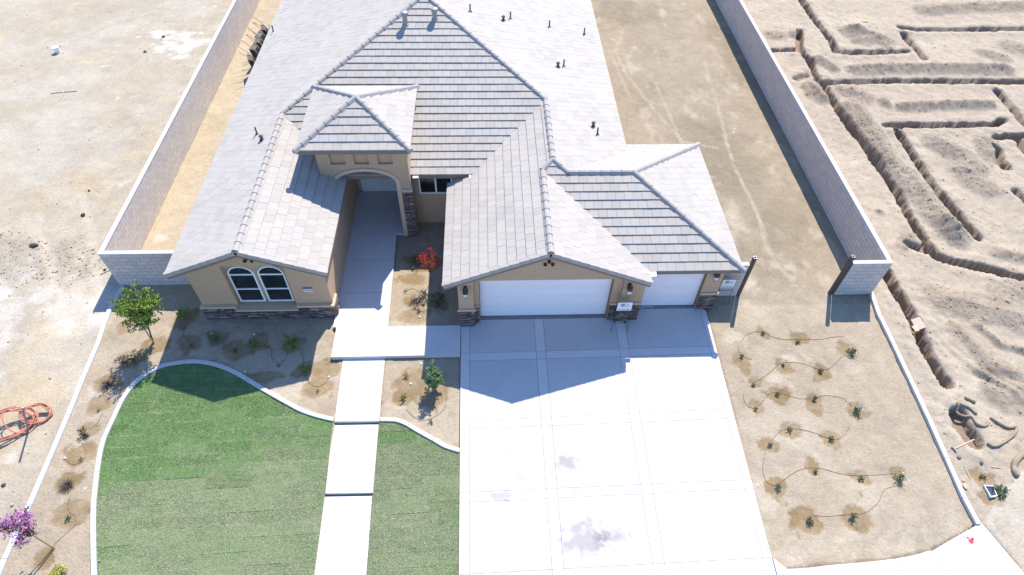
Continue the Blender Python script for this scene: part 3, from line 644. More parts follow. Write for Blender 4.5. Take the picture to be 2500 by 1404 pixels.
for nme, (a, b, c), poly in FACES:
    poly = poly if area2(poly) > 0 else poly[::-1]; zf = lambda p: a+b*p[0]+c*p[1]
    tr = tessellate_polygon([[Vector((p[0], p[1], 0)) for p in poly]]); n = len(poly)
    deck.add([(p[0], p[1], zf(p)-TH) for p in poly]+[(p[0], p[1], zf(p)-TH-.12) for p in poly], [tuple(t) for t in tr]+[tuple(i+n for i in reversed(t)) for t in tr]+[(i, i+n, (i+1) % n+n, (i+1) % n) for i in range(n)])
roof = deck.build('roof', M['fascia'], hs, tinted=False)
tiles = []; TW_, TEX = .333, .352
for fi, (nme, (a, b, c), poly) in enumerate(FACES):
    k = math.sqrt(1+b*b+c*c); alongx = abs(c) > 0            # courses run along X when the slope falls in Y
    # local frame: u along the eave, v up the slope (plan length * k)
    if alongx: U = lambda p: p[0]; W = (lambda p: p[1]*math.copysign(1, c)); inv = lambda u, v: (u, v*math.copysign(1, c))
    else: U = lambda p: p[1]; W = (lambda p: p[0]*math.copysign(1, b)); inv = lambda u, v: (v*math.copysign(1, b), u)
    Q = [(U(p), W(p)*k) for p in poly]
    if area2(Q) < 0: Q = Q[::-1]
    v0 = min(q[1] for q in Q); v1 = max(q[1] for q in Q); u0 = min(q[0] for q in Q); u1 = max(q[0] for q in Q)
    if nme in ('BL',): v0 = min(q[1] for q in Q)
    row = 0; v = v0
    while v < v1-.02:
        off = (row % 2)*.5*TW_+random.uniform(-.012, .012); nu = int((u1-u0)/TW_)+2
        jit = random.uniform(-.006, .006)
        for j in range(-1, nu):
            ua = u0+j*TW_+off; ub = ua+TW_
            P = clip_rect(Q, ua+.0035, ub-.0035, v, min(v+TEX+.004, v1+.01))
            if len(P) < 3 or abs(area2(P)) < .0008: continue
            if area2(P) < 0: P = P[::-1]
            tj = random.uniform(-.003, .003); top = []; bt = []
            for (u_, vv) in P:
                x, y = inv(u_, vv/k); h = .037*(1-(vv-v)/TEX)+.002+tj+jit*.3
                z = a+b*x+c*y; nn = np.array([-b, -c, 1.])/k; q = np.array([x, y, z-.03])
                top.append(q+nn*(h+.02)); bt.append(q-nn*.014)
            if not alongx if (b > 0) == True else False: pass
            cx, cy, cz = np.mean(top, 0)
            # orientation
            nrm = np.cross(top[1]-top[0], top[2]-top[0])
            if nrm[2] < 0: top = top[::-1]; bt = bt[::-1]
            g_ = random.choice([1, 1, 1, 1.02, .98, .955, 1.03, .93]); hue = random.choice([(1, 1, 1), (1.015, .995, .985), (.99, 1., 1.01), (1, 1, 1)])
            tiles.append((top, bt, tuple(g_*h_ for h_ in hue), np.linalg.norm(np.array([cx, cy, cz-H])), area2(P), (-b*(cx)-c*(cy-0)+(cz*0)), nme))
        row += 1; v += TEX
# hidden or beyond-the-frame ones go with the rest; the nearest full tiles that face the camera become single parts
vis = {'BL', 'BR', 'LR', 'PF', 'CF', 'MF', 'PL', 'PR'}
order = sorted(range(len(tiles)), key=lambda i: tiles[i][3]+(100 if tiles[i][4] < .03 else 0)+(3 if tiles[i][6] not in vis else 0))
single = set(order[:300]); rest = Soup()
for i, (top, bt, tint, *_r_) in enumerate(tiles):
    if i in single: s = Soup(); s.slab(top, bt, tint); s.build('roof_tile', M['tile'], roof)
    else: rest.slab(top, bt, tint)
rest.build('roof_tiles', M['tile'], roof, kind='stuff')
# --- ridge and hip tiles
def P3(plane, x, y): a, b, c = plane; return np.array([x, y, a+b*x+c*y])
def ridge_run(p, q, lift=.015, half=.14, drop=.065, L0=.41, endcap=False):
    """p (low end) -> q (high end): capping tiles overlapping uphill"""
    p = np.array(p, float); q = np.array(q, float); v = q-p; L = np.linalg.norm(v); v /= L; side = np.cross(v, (0, 0, 1)); side /= np.linalg.norm(side); up = np.cross(side, v)
    n = max(1, int(round(L/L0))); st = L/n
    for k in range(n):
        a = p+v*(st*k-.03); b = p+v*(st*(k+1)+.02); vs = []
        for (c, w_, h) in ((a, 1.0, .024), (b, .90, 0.)):
            prof = [(-half*w_, -drop), (-half*.5*w_, .035), (0, .06), (half*.5*w_, .035), (half*w_, -drop)]
            vs += [c+side*x+up*(y+lift+h) for x, y in prof]+[c+side*x*.9+up*(y+lift+h-.022) for x, y in prof]
        fs = [(i, i+1, i+11, i+10) for i in range(4)]+[(i+5, i+15, i+16, i+6) for i in range(4)]+[(i, i+5, i+6, i+1) for i in range(4)]+[(i+10, i+11, i+16, i+15) for i in range(4)]+[(0, 10, 15, 5), (4, 9, 19, 14)]
        if k == 0 and not endcap: fs = fs+[(0, 4, 3, 2, 1)]
        s = Soup(); g_ = rt(.05); s.add(vs, fs, (g_, g_, g_)); s.build('ridge_tile', M['ridge'], roof)
        if k == 0 and endcap:
            s = Soup(); g_ = 1.0; e = a-v*.03
            prof = [(-half, -drop), (-half*.5, .035), (0, .06), (half*.5, .035), (half, -drop)]
            s.add([a+side*x+up*(y+lift+.024) for x, y in prof]+[e+side*x*.8+up*(y*.6+lift-.01) for x, y in prof]+[e-v*.05+up*(-.03)], [(0, 1, 6, 5), (1, 2, 7, 6), (2, 3, 8, 7), (3, 4, 9, 8), (5, 6, 10), (6, 7, 10), (7, 8, 10), (8, 9, 10)], (1, 1, 1)); s.build('ridge_end_tile', M['ridge'], roof)
APX = P3(ML, -2.671, 27.84); APX[2] = 6.415
ridge_run(P3(ML, -8.33, 14.52), P3(ML, -8.33, 22.25)); ridge_run(P3(ML, -8.33, 22.25), APX); ridge_run((2.475, 22.82, 4.354), APX); ridge_run(APX, (-2.671, 45.9, 6.415))
ridge_run((2.475, 19.0, 4.354), (2.475, 22.82, 4.354)); ridge_run((2.07, 14.22, 4.18), (2.07, 18.45, 4.18)); ridge_run((2.07, 18.51, 4.18), (2.475, 18.93, 4.354)); ridge_run((3.035, 18.39, 4.13), (2.475, 18.93, 4.354))
ridge_run((3.08, 18.4, 4.13), (5.46, 18.4, 4.13)); ridge_run((9.19, 14.72, 2.6), (5.517, 18.395, 4.13), endcap=True); ridge_run((9.19, 22.07, 2.6), (5.517, 18.4, 4.13), endcap=True)
pa = (PCX, PCY, PZE+PS*(PCY-PY0))
for cx, cy in ((PX0, PY0), (PX1, PY0), (PX0, PY1), (PX1, PY1)): ridge_run((cx+(.02 if cx == PX1 else -.02), cy+(.02 if cy == PY1 else -.02), PZE), pa, endcap=True, L0=.37)
# --- rake tiles on the two gables
def rake(p, q, y0):     # low point p, high point q (x,z)
    p = np.array(p); q = np.array(q); v = q-p; L = np.linalg.norm(v); v /= L; up = np.array([-v[1], v[0]])*(1 if v[0] > 0 else -1); n = int(round(L/.36)); st = L/n
    for k in range(n):
        a = p+v*st*k; b = p+v*(st*(k+1)+.01); s = Soup(); h0, h1 = .05, .028
        A_, B_ = a+up*h0, b+up*h1; A2, B2 = a-up*.12, b-up*.13
        vs = [(A_[0], y0, A_[1]), (B_[0], y0, B_[1]), (B_[0], y0+.13, B_[1]), (A_[0], y0+.13, A_[1]), (A2[0], y0, A2[1]), (B2[0], y0, B2[1]), (B2[0], y0+.03, B2[1]), (A2[0], y0+.03, A2[1])]
        g_ = rt(.05); s.add(vs, [(0, 1, 2, 3), (4, 5, 1, 0), (7, 6, 5, 4), (3, 2, 6, 7), (0, 3, 7, 4), (1, 5, 6, 2)], (g_*.97, g_*.97, g_)); s.build('rake_tile', M['tile'], roof)
rake((-11.05, 3.02), (-8.33, 4.12), 14.46); rake((-5.55, 3.0), (-8.33, 4.12), 14.46)
rake((-1.62, 2.595), (2.07, 4.18), 14.16); rake((5.76, 2.595), (2.07, 4.18), 14.16)
# fascia strips along the low eaves and a dark barge board behind the rake tiles
s = Soup()
for (x0, z0, x1, z1, y0) in ((-11.0, 3.04, -8.33, 4.12, 14.50), (-5.6, 3.02, -8.33, 4.12, 14.50), (-1.58, 2.61, 2.07, 4.18, 14.2), (5.72, 2.61, 2.07, 4.18, 14.2)):
    s.slab([(x0, y0, z0-.10), (x1, y0, z1-.10), (x1, y0+.03, z1-.10), (x0, y0+.03, z0-.10)], [(x0, y0, z0-.27), (x1, y0, z1-.27), (x1, y0+.03, z1-.27), (x0, y0+.03, z0-.27)])
for (x0, x1, y0, y1, z) in ((-5.6, -.6, 19.645, 19.67, 3.05), (5.8, 9.12, 14.77, 14.795, 2.6), (PX0+.03, PX1-.03, PY0+.03, PY0+.055, PZE), (-1.59, -1.565, 14.25, 19.55, 2.6), (-5.61, -5.585, 14.55, 19.5, 3.0), (-11.01, -10.985, 14.55, 45.9, 3.03), (5.82, 5.845, 22.1, 45.9, 3.0), (5.72, 5.735, 14.25, 14.7, 2.6)):
    s.box(x0, x1, y0, y1, z-.22, z-.04)
s.build('fascia_board', M['fascia'], roof, tinted=False)
# small pale valley flashing ends
for (x, y, z) in ((-2.86, 19.6, 3.02), (-.62, 19.55, 3.03), (5.85, 14.62, 2.6)):
    s = Soup(); s.slab([(x-.12, y+.08, z+.02), (x-.10, y-.12, z-.02), (x+.12, y-.10, z-.02), (x+.14, y+.08, z+.02)], [(x-.12, y+.08, z), (x-.10, y-.12, z-.04), (x+.12, y-.10, z-.04), (x+.14, y+.08, z)]); s.build('flashing', M['white'], roof, tinted=False)

# --- walls
def wall(fn, name='wall', m='stucco'):
    s = Soup(); fn(s); return s.build(name, M[m], hs, tinted=False)
u = .19   # roof build-up above the wall top
zl = lambda x: 4.12-.405*abs(x+8.33)-u; zb_ = lambda x: 4.18-.43*abs(x-2.07)-u
FY = 15.05
def left_front(s):
    s.prism([(-10.74, -.1), (-9.43, -.1), (-9.43, zl(-9.43)), (-10.74, zl(-10.74))], 'y', FY, FY+.3)
    s.prism([(-7.26, -.1), (-5.9, -.1), (-5.9, zl(-5.9)), (-7.26, zl(-7.26))], 'y', FY, FY+.3)
    s.prism([(-9.43, 2.8), (-7.26, 2.8), (-7.26, zl(-7.26)), (-8.33, zl(-8.33)), (-9.43, zl(-9.43))], 'y', FY, FY+.3)
    s.box(-9.43, -7.26, FY, FY+.3, -.1, .60); s.box(-9.43, -7.26, FY+.2, FY+.3, .60, 2.8)
lw = wall(left_front)
wall(lambda s: s.box(-10.74, -10.54, FY+.3, 45.5, -.1, 2.85)); wall(lambda s: s.box(-6.1, -5.9, FY+.3, 22.3, -.1, 2.80))
wall(lambda s: s.box(-6.1, -3.3, 22.2, 22.4, -.1, 3.6)); ww = wall(lambda s: s.box(-3.1, -.9, 20.15, 20.35, -.1, 3.0))
wall(lambda s: s.box(-1.12, -.95, 14.63, 20.2, -.1, 2.55)); wall(lambda s: s.box(8.55, 8.72, 15.3, 21.6, -.1, 2.5)); wall(lambda s: s.box(5.4, 5.6, 21.4, 45.5, -.1, 2.95)); wall(lambda s: s.box(5.6, 8.55, 21.45, 21.6, -.1, 2.5))
def garage_front(s):
    s.prism([(-1.12, -.1), (-.36, -.1), (-.36, zb_(-.36)), (-1.12, zb_(-1.12))], 'y', 14.6, 14.85)
    s.prism([(4.52, -.1), (5.72, -.1), (5.72, zb_(5.72)), (4.52, zb_(4.52))], 'y', 14.62, 14.85)
    s.prism([(-.36, 2.36), (4.52, 2.36), (4.52, zb_(4.52)), (2.07, zb_(2.07)), (-.36, zb_(-.36))], 'y', 14.6, 14.85)
gw = wall(garage_front)
gp1 = wall(lambda s: s.prism([(-1.12, -.1), (-.56, -.1), (-.56, zb_(-.56)), (-1.12, zb_(-1.12))], 'y', 14.42, 14.6), 'pillar')
gp2 = wall(lambda s: s.prism([(4.86, -.1), (5.25, -.1), (5.25, zb_(5.25)), (4.86, zb_(4.86))], 'y', 14.45, 14.62), 'pillar')
gp3 = wall(lambda s: (s.box(8.08, 8.72, 15.05, 15.3, -.1, 2.45), s.box(5.6, 8.08, 15.1, 15.3, 2.3, 2.5)), 'pillar')
# entry tower
ZT = 4.86; TY = 19.35
def arch_pts(cx, hw, z0, rise, n=16): return [(cx+hw*math.cos(math.pi*i/n), z0+rise*math.sin(math.pi*i/n)) for i in range(n+1)]
def tower(s):
    hole = arch_pts(-4.78, 1.16, 2.9, .58)       # right to left
    s.prism([(-3.06, -.05), (-3.06, 3.80), (-6.5, 3.80), (-6.5, 2.6), (-5.94, 2.6)]+hole[::-1]+[(-3.62, -.05)], 'y', TY, TY+.35)
    zs = [3.80, 4.36, ZT]; xs = [-6.5, -6.0, -5.43, -5.09, -4.53, -4.19, -3.63, -3.06]
    s.box(-6.5, -3.06, TY, TY+.35, 4.36, ZT)
    for i in (0, 2, 4, 6): s.box(xs[i], xs[i+1], TY, TY+.35, 3.80, 4.36)
    for i in (1, 3, 5): s.box(xs[i], xs[i+1], TY+.11, TY+.35, 3.80, 4.36)
tw = wall(tower, 'tower_wall')
wall(lambda s: s.box(-6.5, -6.3, TY+.35, 22.4, 2.9, ZT), 'tower_wall'); wall(lambda s: s.box(-3.26, -3.06, TY+.35, 22.4, -.1, ZT), 'tower_wall'); wall(lambda s: s.box(-6.3, -3.26, 22.2, 22.4, 3.6, ZT), 'tower_wall')
# trim: arch band, sills, caps
s = Soup(); o_ = arch_pts(-4.78, 1.33, 2.9, .73); i_ = arch_pts(-4.78, 1.16, 2.9, .58)
o_ = [(p[0] if p[0] < -4 else p[0], p[1]) for p in o_]
for k in range(16): s.prism([i_[k], o_[k], o_[k+1], i_[k+1]], 'y', TY-.05, TY)
s.box(-3.62, -3.45, TY-.05, TY, -.05, 2.9); tb = s.build('arch_trim', M['stucco_light'], tw, tinted=False)
def band(par, boxes, m='stucco_light', name='sill'):
    s = Soup(); [s.box(*b) for b in boxes]; return s.build(name, M[m], par, tinted=False)
band(lw, [(-10.80, -9.47, 14.90, FY, .60, .70), (-7.22, -5.83, 14.90, FY, .60, .70), (-9.50, -7.19, 14.82, FY+.18, .52, .595), (-5.9, -5.82, FY, 15.5, .60, .70)])
band(gp1, [(-1.17, -.50, 14.36, 14.42, .90, 1.0), (-.56, -.50, 14.42, 14.6, .90, 1.0), (-.50, -.37, 14.54, 14.6, .90, 1.0)], name='cap_band'); band(gp2, [(4.81, 5.30, 14.39, 14.45, .90, 1.0), (4.53, 4.80, 14.56, 14.62, .90, 1.0), (5.31, 5.71, 14.56, 14.62, .90, 1.0)], name='cap_band')
band(gp3, [(8.08, 8.78, 14.98, 15.05, .90, 1.0)], name='cap_band'); band(tw, [(-3.449, -3.0, TY-.09, TY, 2.45, 2.56), (-3.06, -3.0, TY, TY+.4, 2.45, 2.56)], name='cap_band')
# --- ledge stone
STC = [(.12, .10, .105), (.16, .135, .13), (.10, .085, .09), (.19, .155, .14), (.09, .085, .10), (.30, .28, .27), (.13, .10, .095), (.17, .15, .155), (.08, .07, .08)]
nstone = [0]; stone_rest = {}
def ledge(par, u0, u1, z0, z1, face, at_, budget=True):
    """face 'y-': stones on plane Y=at_ facing -Y; 'x+': plane X=at_ facing +X; 'x-' facing -X"""
    z = z0
    while z < z1-.02:
        h = min(random.choice([.032, .042, .052, .065]), z1-z)
        if z1-z-h < .03: h = z1-z
        uu = u0
        while uu < u1-.01:
            l = random.uniform(.10, .34); l = l if u1-uu-l > .07 else u1-uu
            d = random.uniform(.03, .075); c = random.choice(STC); k = rt(.15); c = (c[0]*k*1.15, c[1]*k, c[2]*k*.88); s = Soup(); g_ = .004
            if face == 'y-': s.box(uu+g_, uu+l-g_, at_-d, at_+.01, z+g_*.5, z+h-g_*.5, c)
            elif face == 'x+': s.box(at_-.01, at_+d, uu+g_, uu+l-g_, z+g_*.5, z+h-g_*.5, c)
            else: s.box(at_-d, at_+.01, uu+g_, uu+l-g_, z+g_*.5, z+h-g_*.5, c)
            if nstone[0] < 298: s.build('ledge_stone', M['stone'], par); nstone[0] += 1
            else:
                r_ = stone_rest.setdefault(par.name, (par, Soup()))[1]; r_.add(s.v, s.f, c)
            uu += l
        z += h
ledge(lw, -10.79, -5.84, -.06, .52, 'y-', 14.99)
band(lw, [(-10.78, -5.85, 14.99, FY-.001, -.1, .51), (-5.9+.001, -5.86, FY, 15.5, -.1, .6)], 'mortar', 'stone_backing')
ledge(gp1, -1.13, -.55, -.05, .90, 'y-', 14.41); ledge(gp2, 4.85, 5.26, -.05, .90, 'y-', 14.44); ledge(gp3, 8.09, 8.73, -.05, .90, 'y-', 15.04)
ledge(tw, -3.449, -3.05, -.05, 2.45, 'y-', TY-.005); ledge(lw, 15.0, 15.5, -.05, .60, 'x+', -5.87); ledge(gp2, 4.53, 4.85, -.05, .9, 'y-', 14.61); ledge(gp2, 5.26, 5.71, -.05, .9, 'y-', 14.61)
ledge(gp1, -.55, -.37, -.05, .9, 'y-', 14.59); ledge(gp1, 14.43, 14.6, -.05, .9, 'x+', -.56); ledge(gp2, 14.46, 14.61, -.05, .9, 'x-', 4.86)
for par, sp in stone_rest.values(): sp.build('ledge_stones', M['stone'], par, kind='stuff')
# --- windows
def arched_window(x0, x1, z0, ztop, y):
    cx = (x0+x1)/2; r = (x1-x0)/2; zs = ztop-r*.92; ir = r-.055; s = Soup(); n = 14
    oa = [(cx+r*math.cos(math.pi*i/n), zs+r*.92*math.sin(math.pi*i/n)) for i in range(n+1)]; ia = [(cx+ir*math.cos(math.pi*i/n), zs+ir*.92*math.sin(math.pi*i/n)) for i in range(n+1)]
    for k in range(n): s.prism([ia[k], oa[k], oa[k+1], ia[k+1]], 'y', y-.06, y)
    s.box(x0, x0+.055, y-.06, y, z0, zs); s.box(x1-.055, x1, y-.06, y, z0, zs); s.box(x0+.055, x1-.055, y-.06, y, z0, z0+.07)
    s.box(x0+.055, x1-.055, y-.062, y, zs-.03, zs+.03); zm = z0+(zs-z0)*.48; s.box(x0+.055, x1-.055, y-.065, y, zm-.025, zm+.025)
    f = s.build('window', M['vinyl'], hs, tinted=False)
    for (a, b) in ((z0+.07, zm-.025), (zm+.025, zs-.03)): s = Soup(); s.box(x0+.05, x1-.05, y-.03, y-.018, a, b); s.build('pane', M['glass'], f, tinted=False)
    s = Soup(); s.prism([(p[0], p[1]+.03) for p in ia], 'y', y-.03, y-.018); s.build('pane', M['glass'], f, tinted=False)
arched_window(-9.36, -8.42, .66, 2.62, FY+.198); arched_window(-8.30, -7.36, .66, 2.62, FY+.198)
s = Soup(); x0, x1, z0, z1, y = -2.84, -1.45, 1.65, 2.75, 20.148
for b in ((x0, x0+.06, z0, z1), (x1-.06, x1, z0, z1), (x0+.06, x1-.06, z0, z0+.06), (x0+.06, x1-.06, z1-.06, z1), (-2.18, -2.11, z0+.06, z1-.06)): s.box(b[0], b[1], y-.06, y, b[2], b[3])
f = s.build('window', M['vinyl'], hs, tinted=False)
for a, b in ((x0+.06, -2.18), (-2.11, x1-.06)): s = Soup(); s.box(a, b, y-.03, y-.015, z0+.06, z1-.06); s.build('pane', M['glass'], f, tinted=False)
# --- garage doors
def garage_door(x0, x1, y, h, rows=4):
    s = Soup(); s.box(x0-.0, x1+.0, y+.03, y+.06, 0, h); d = s.build('garage_door', M['doorw'], hs, tinted=False); hh = (h-.02)/rows
    for r in range(rows):
        s = Soup(); za = .015+r*hh; s.box(x0+.004, x1-.004, y, y+.03, za+.003, za+hh-.003)
        n = int((x1-x0)/.6); wq = (x1-x0)/n
        for c in range(n): s.box(x0+c*wq+.07, x0+(c+1)*wq-.07, y-.006, y, za+.1, za+hh-.1)
        s.build('door_panel', M['doorw'], d, tinted=False)
    s = Soup(); s.box(x0, x1, y-.01, y+.03, -.01, .014); s.build('door_seal', M['black'], d, tinted=False)
garage_door(-.34, 4.50, 14.83, 2.36); garage_door(5.74, 8.06, 15.22, 2.36)
s = Soup(); s.box(-.36, -.34, 14.62, 14.85, 0, 2.36); s.box(4.50, 4.52, 14.64, 14.85, 0, 2.36); s.box(8.06, 8.08, 15.08, 15.25, 0, 2.3); s.box(5.72, 5.74, 14.86, 15.25, 0, 2.3); s.build('door_jamb', mat('jamb_paint', (.25, .17, .11), .8, .05), gw, tinted=False)
s = Soup(); s.box(-.36, 4.52, 14.672, 14.88, -.1, .004); s.box(5.72, 8.08, 15.082, 15.3, -.1, .004); s.build('garage_floor', mat('garage_floor', (.22, .22, .22), .9, .1), hs, tinted=False)
# --- entry doors
s = Soup(); s.box(-5.72, -3.80, 22.14, 22.2, .03, 2.52); ed = s.build('entry_door_frame', M['white'], hs, tinted=False)
for a, b, hx in ((-5.64, -4.775, -4.84), (-4.765, -3.88, -4.70)):
    s = Soup(); s.box(a, b, 22.10, 22.14, .05, 2.46); s.box(a+.12, b-.12, 22.09, 22.10, .2, 1.05); s.box(a+.12, b-.12, 22.09, 22.10, 1.2, 2.3); d = s.build('door_leaf', M['white'], ed, tinted=False)
    s = Soup(); s.tube([(hx, 22.09, .82), (hx, 22.04, .86), (hx, 22.04, 1.14), (hx, 22.09, 1.18)], .018, 6); s.box(hx-.025, hx+.025, 22.08, 22.09, .78, 1.22); s.build('door_handle', M['black'], ed, tinted=False)
# --- lanterns
def lantern(x, y, zt):
    s = Soup(); s.box(x-.05, x+.05, y-.02, y, zt-.38, zt-.12); s.tube([(x, y-.01, zt-.16), (x, y-.10, zt-.06), (x, y-.15, zt-.10)], .012, 5)
    s.lathe((x, y-.15, zt), [(.014, 0), (.03, -.04), (.045, -.08), (.10, -.16), (.105, -.18)], 8); s.box(x-.085, x+.085, y-.235, y-.065, zt-.33, zt-.18); s.box(x-.075, x+.075, y-.225, y-.075, zt-.52, zt-.50)
    l = s.build('wall_lantern', M['black'], hs, tinted=False)
    s = Soup(); s.box(x-.07, x+.07, y-.22, y-.08, zt-.50, zt-.33); s.build('lantern_glass', M['frost'], l, tinted=False)
lantern(-.84, 14.42, 2.42); lantern(5.05, 14.45, 2.42); lantern(8.36, 15.05, 2.42)
# --- gable vents (short clay pipes), plaque
for (x, z, y) in ((-8.44, 3.10, FY), (-8.20, 3.10, FY), (-8.33, 3.24, FY), (1.96, 3.22, 14.6), (2.22, 3.22, 14.6), (2.09, 3.36, 14.6)):
    s = Soup(); s.tube([(x, y, z), (x, y-.07, z)], .062, 12); v = s.build('gable_vent', M['terra'], hs, tinted=False); s = Soup(); s.tube([(x, y-.066, z), (x, y-.073, z)], .045, 12); s.build('vent_hole_shade', M['dark'], v, tinted=False)  # black disc on the solid pipe end paints the shade of its bore
s = Soup(); s.box(-6.80, -6.49, FY-.03, FY, 1.40, 1.58); pq = s.build('number_plaque', M['plasticw'], hs, tinted=False); s = Soup(); s.box(-6.81, -6.48, FY-.045, FY, 1.58, 1.60); s.build('plaque_hood', M['black'], pq, tinted=False)
def text(txt, size, loc, rot, m, par, name='lettering', ext=.002, align='CENTER', sx=1.):
    cu = bpy.data.curves.new(name, 'FONT'); cu.body = txt; cu.size = size; cu.align_x = align; cu.align_y = 'CENTER'; cu.extrude = ext; cu.resolution_u = 2
    ob = bpy.data.objects.new(name, cu); dg = None; C.objects.link(ob); bpy.context.view_layer.update()
    me = bpy.data.meshes.new_from_object(ob.evaluated_get(bpy.context.evaluated_depsgraph_get())); bpy.data.objects.remove(ob); bpy.data.curves.remove(cu)
    me.materials.clear(); me.materials.append(m); o = bpy.data.objects.new(name, me); C.objects.link(o); o.location = loc; o.rotation_euler = rot; o.scale = (sx, 1, 1); o.parent = par; return o
text('3418', .135, (-6.645, FY-.034, 1.485), (math.pi/2, 0, 0), M['ink'], pq, 'house_number')
# --- roof vents
def on(px, py, plane): return atplane(px, py, *plane)
for (px, py, hgt) in ((990, 60, .55), (1062, 46, .45)):
    p = on(px, py, MF); s = Soup(); s.lathe(p, [(.17, -.08), (.15, .02), (.105, .06), (.105, hgt-.12), (.14, hgt-.10)], 14); v = s.build('roof_flue', M['galv'], hs, tinted=False); v['label'] = 'galvanised flue pipe with round cap near the roof peak'
    s = Soup(); s.lathe(p, [(.15, hgt-.10), (.16, hgt), (.12, hgt+.03), (.02, hgt+.05)], 14); s.build('flue_cap', M['galv'], v, tinted=False)
for (px, py, plane, hood) in ((668, 78, ML, 0), (628, 328, ML, 0), (640, 342, ML, 1), (1148, 28, MR, 0), (1229, 50, MR, 1), (1246, 46, MR, 0), (1341, 66, MR, 0), (1426, 84, MR, 0), (1362, 163, MR, 1), (1376, 162, MR, 0), (1448, 309, MR, 1), (1458, 328, MR, 0)):
    p = on(px, py, plane); s = Soup()
    if hood: s.lathe(p, [(.11, -.05), (.10, .03), (.05, .05), (.05, .16), (.09, .17), (.085, .21), (.02, .24)], 10)
    else: s.lathe(p, [(.09, -.04), (.08, .02), (.033, .05), (.033, .34)], 8)
    s.build('roof_vent', M['steel'] if not hood else mat('vent_dark', (.07, .065, .075), .6, .05) if 'vent_dark' not in bpy.data.materials else bpy.data.materials['vent_dark'], hs, tinted=False)
reloc(hs, (-1, 15, 0))

# ================================================================== BLOCK WALLS
def block_wall(label, axis_, a0, a1, pos, z0, h=1.83, th=.15, nsingle=300, near=None, cap=True, first_cap_ext=0.):
    """axis_ 'x': wall runs along X at Y=pos ; 'y': runs along Y at X=pos"""
    t = empty('block_wall', label, 'block wall')
    BH, BL_ = .2032, .4064; hh = h-.05; rows = int(round(hh/BH)); BH = hh/rows; cand = []
    def bx(s, u0, u1, w0, w1, za, zb, tint=(1, 1, 1)):
        if axis_ == 'x': s.box(u0, u1, w0, w1, za, zb, tint)
        else: s.box(w0, w1, u0, u1, za, zb, tint)
    s = Soup(); bx(s, a0+.006, a1-.006, pos-th/2+.006, pos+th/2-.006, z0-.15, z0+hh); s.build('wall_core', M['blockjoint'], t, tinted=False)
    for r in range(rows):
        u = a0-(BL_/2 if r % 2 else 0)
        while u < a1-.01:
            ua, ub = max(u, a0), min(u+BL_, a1)
            if ub-ua > .03: cand.append((ua, ub, z0+r*BH, z0+(r+1)*BH))
            u += BL_
    cand.sort(key=lambda c: abs((c[0]+c[1])/2-(near if near is not None else a0))); rs = Soup(); j = .0065; shared = {}
    for i, (ua, ub, za, zb) in enumerate(cand):
        if i < nsingle:
            key = round(ub-ua, 3)
            if key not in shared:
                s = Soup(); L_ = ub-ua; bx(s, -L_/2+j, L_/2-j, -th/2, th/2, j, zb-za-j); o = s.build('concrete_block', M['block'], t); shared[key] = o.data
            else: o = bpy.data.objects.new('concrete_block', shared[key]); C.objects.link(o); o.parent = t
            c = (ua+ub)/2; o.location = (c, pos, za) if axis_ == 'x' else (pos, c, za)
        else: g_ = rt(.07); bx(rs, ua+j, ub-j, pos-th/2, pos+th/2, za+j, zb-j, (g_, g_, g_))
    if rs.v: rs.build('concrete_blocks', M['block'], t, kind='stuff')
    u = a0-first_cap_ext; caps = Soup(); k = 0
    while u < a1-.01:
        ub = min(u+BL_, a1); s = Soup()
        bx(s, u+.002, ub-.002, pos-th/2-.012, pos+th/2+.012, z0+hh+.002, z0+h)
        if k < 60: s.build('cap_block', M['cap'], t, tinted=False)
        else: caps.add(s.v, s.f)
        u = ub; k += 1
    if caps.v: caps.build('cap_blocks', M['cap'], t, tinted=False, kind='stuff')
    reloc(t, ((a0, pos, z0) if axis_ == 'x' else (pos, a0, z0)))
    return t
block_wall('long grey block wall left of the house, running back beside the pale empty lot', 'y', 16.86, 46, -14.62, -.05)
block_wall('short grey block wall joining the left boundary wall to the house front, behind the green tree', 'x', -14.695, -10.76, 16.77, -.05, nsingle=300, first_cap_ext=.012)
block_wall('long grey block wall on the right with its shaded side to the yard and the trenched lot behind', 'y', 15.84, 46, 15.40, -.05, h=1.88)
block_wall('short free standing block return at the front end of the right boundary wall', 'x', 13.93, 15.475, 15.75, -.05, h=1.88, first_cap_ext=.0)
block_wall('very short block wall stub between the third garage and the left gate post', 'x', 8.74, 9.93, 15.78, -.05, h=1.83)
def post(px, py, ptop, label):
    b = at(px, py, -.04); s = Soup(); x, y = b[0]-.02, 15.77; z1 = float(atY(ptop[0], ptop[1], y)[2]); z1 = 2.13
    t = empty('gate_post', label, 'gate post', 'steel gate posts'); q = .06
    for (a, b_, c, d) in ((x-q, x+q, y-q, y-q+.012), (x-q, x+q, y+q-.012, y+q), (x-q, x-q+.012, y-q+.012, y+q-.012), (x+q-.012, x+q, y-q+.012, y+q-.012)): s.box(a, b_, c, d, -.15, z1)
    s.build('tube', M['steel'], t, tinted=False); s = Soup()
    for (a, b_, c, d) in ((x-q, x+q, y-q, y-q+.012), (x-q, x+q, y+q-.012, y+q), (x-q, x-q+.012, y-q+.012, y+q-.012), (x+q-.012, x+q, y-q+.012, y+q-.012)): s.box(a, b_, c, d, z1+.001, z1+.012)
    s.build('cut_rim', M['steelcut'], t, tinted=False); s = Soup(); s.box(x-q+.013, x+q-.013, y-q+.013, y+q-.013, z1-.4, z1-.35); s.build('tube_shade', M['dark'], t, tinted=False)  # black plug paints the shade down the hollow tube
    reloc(t, (x, y, -.05))
post(1803, 717, (1845, 625), 'brown square steel gate post beside the garage, at the end of the wall stub')
post(2027, 714, (2087, 628), 'brown square steel gate post at the end of the right wall return')

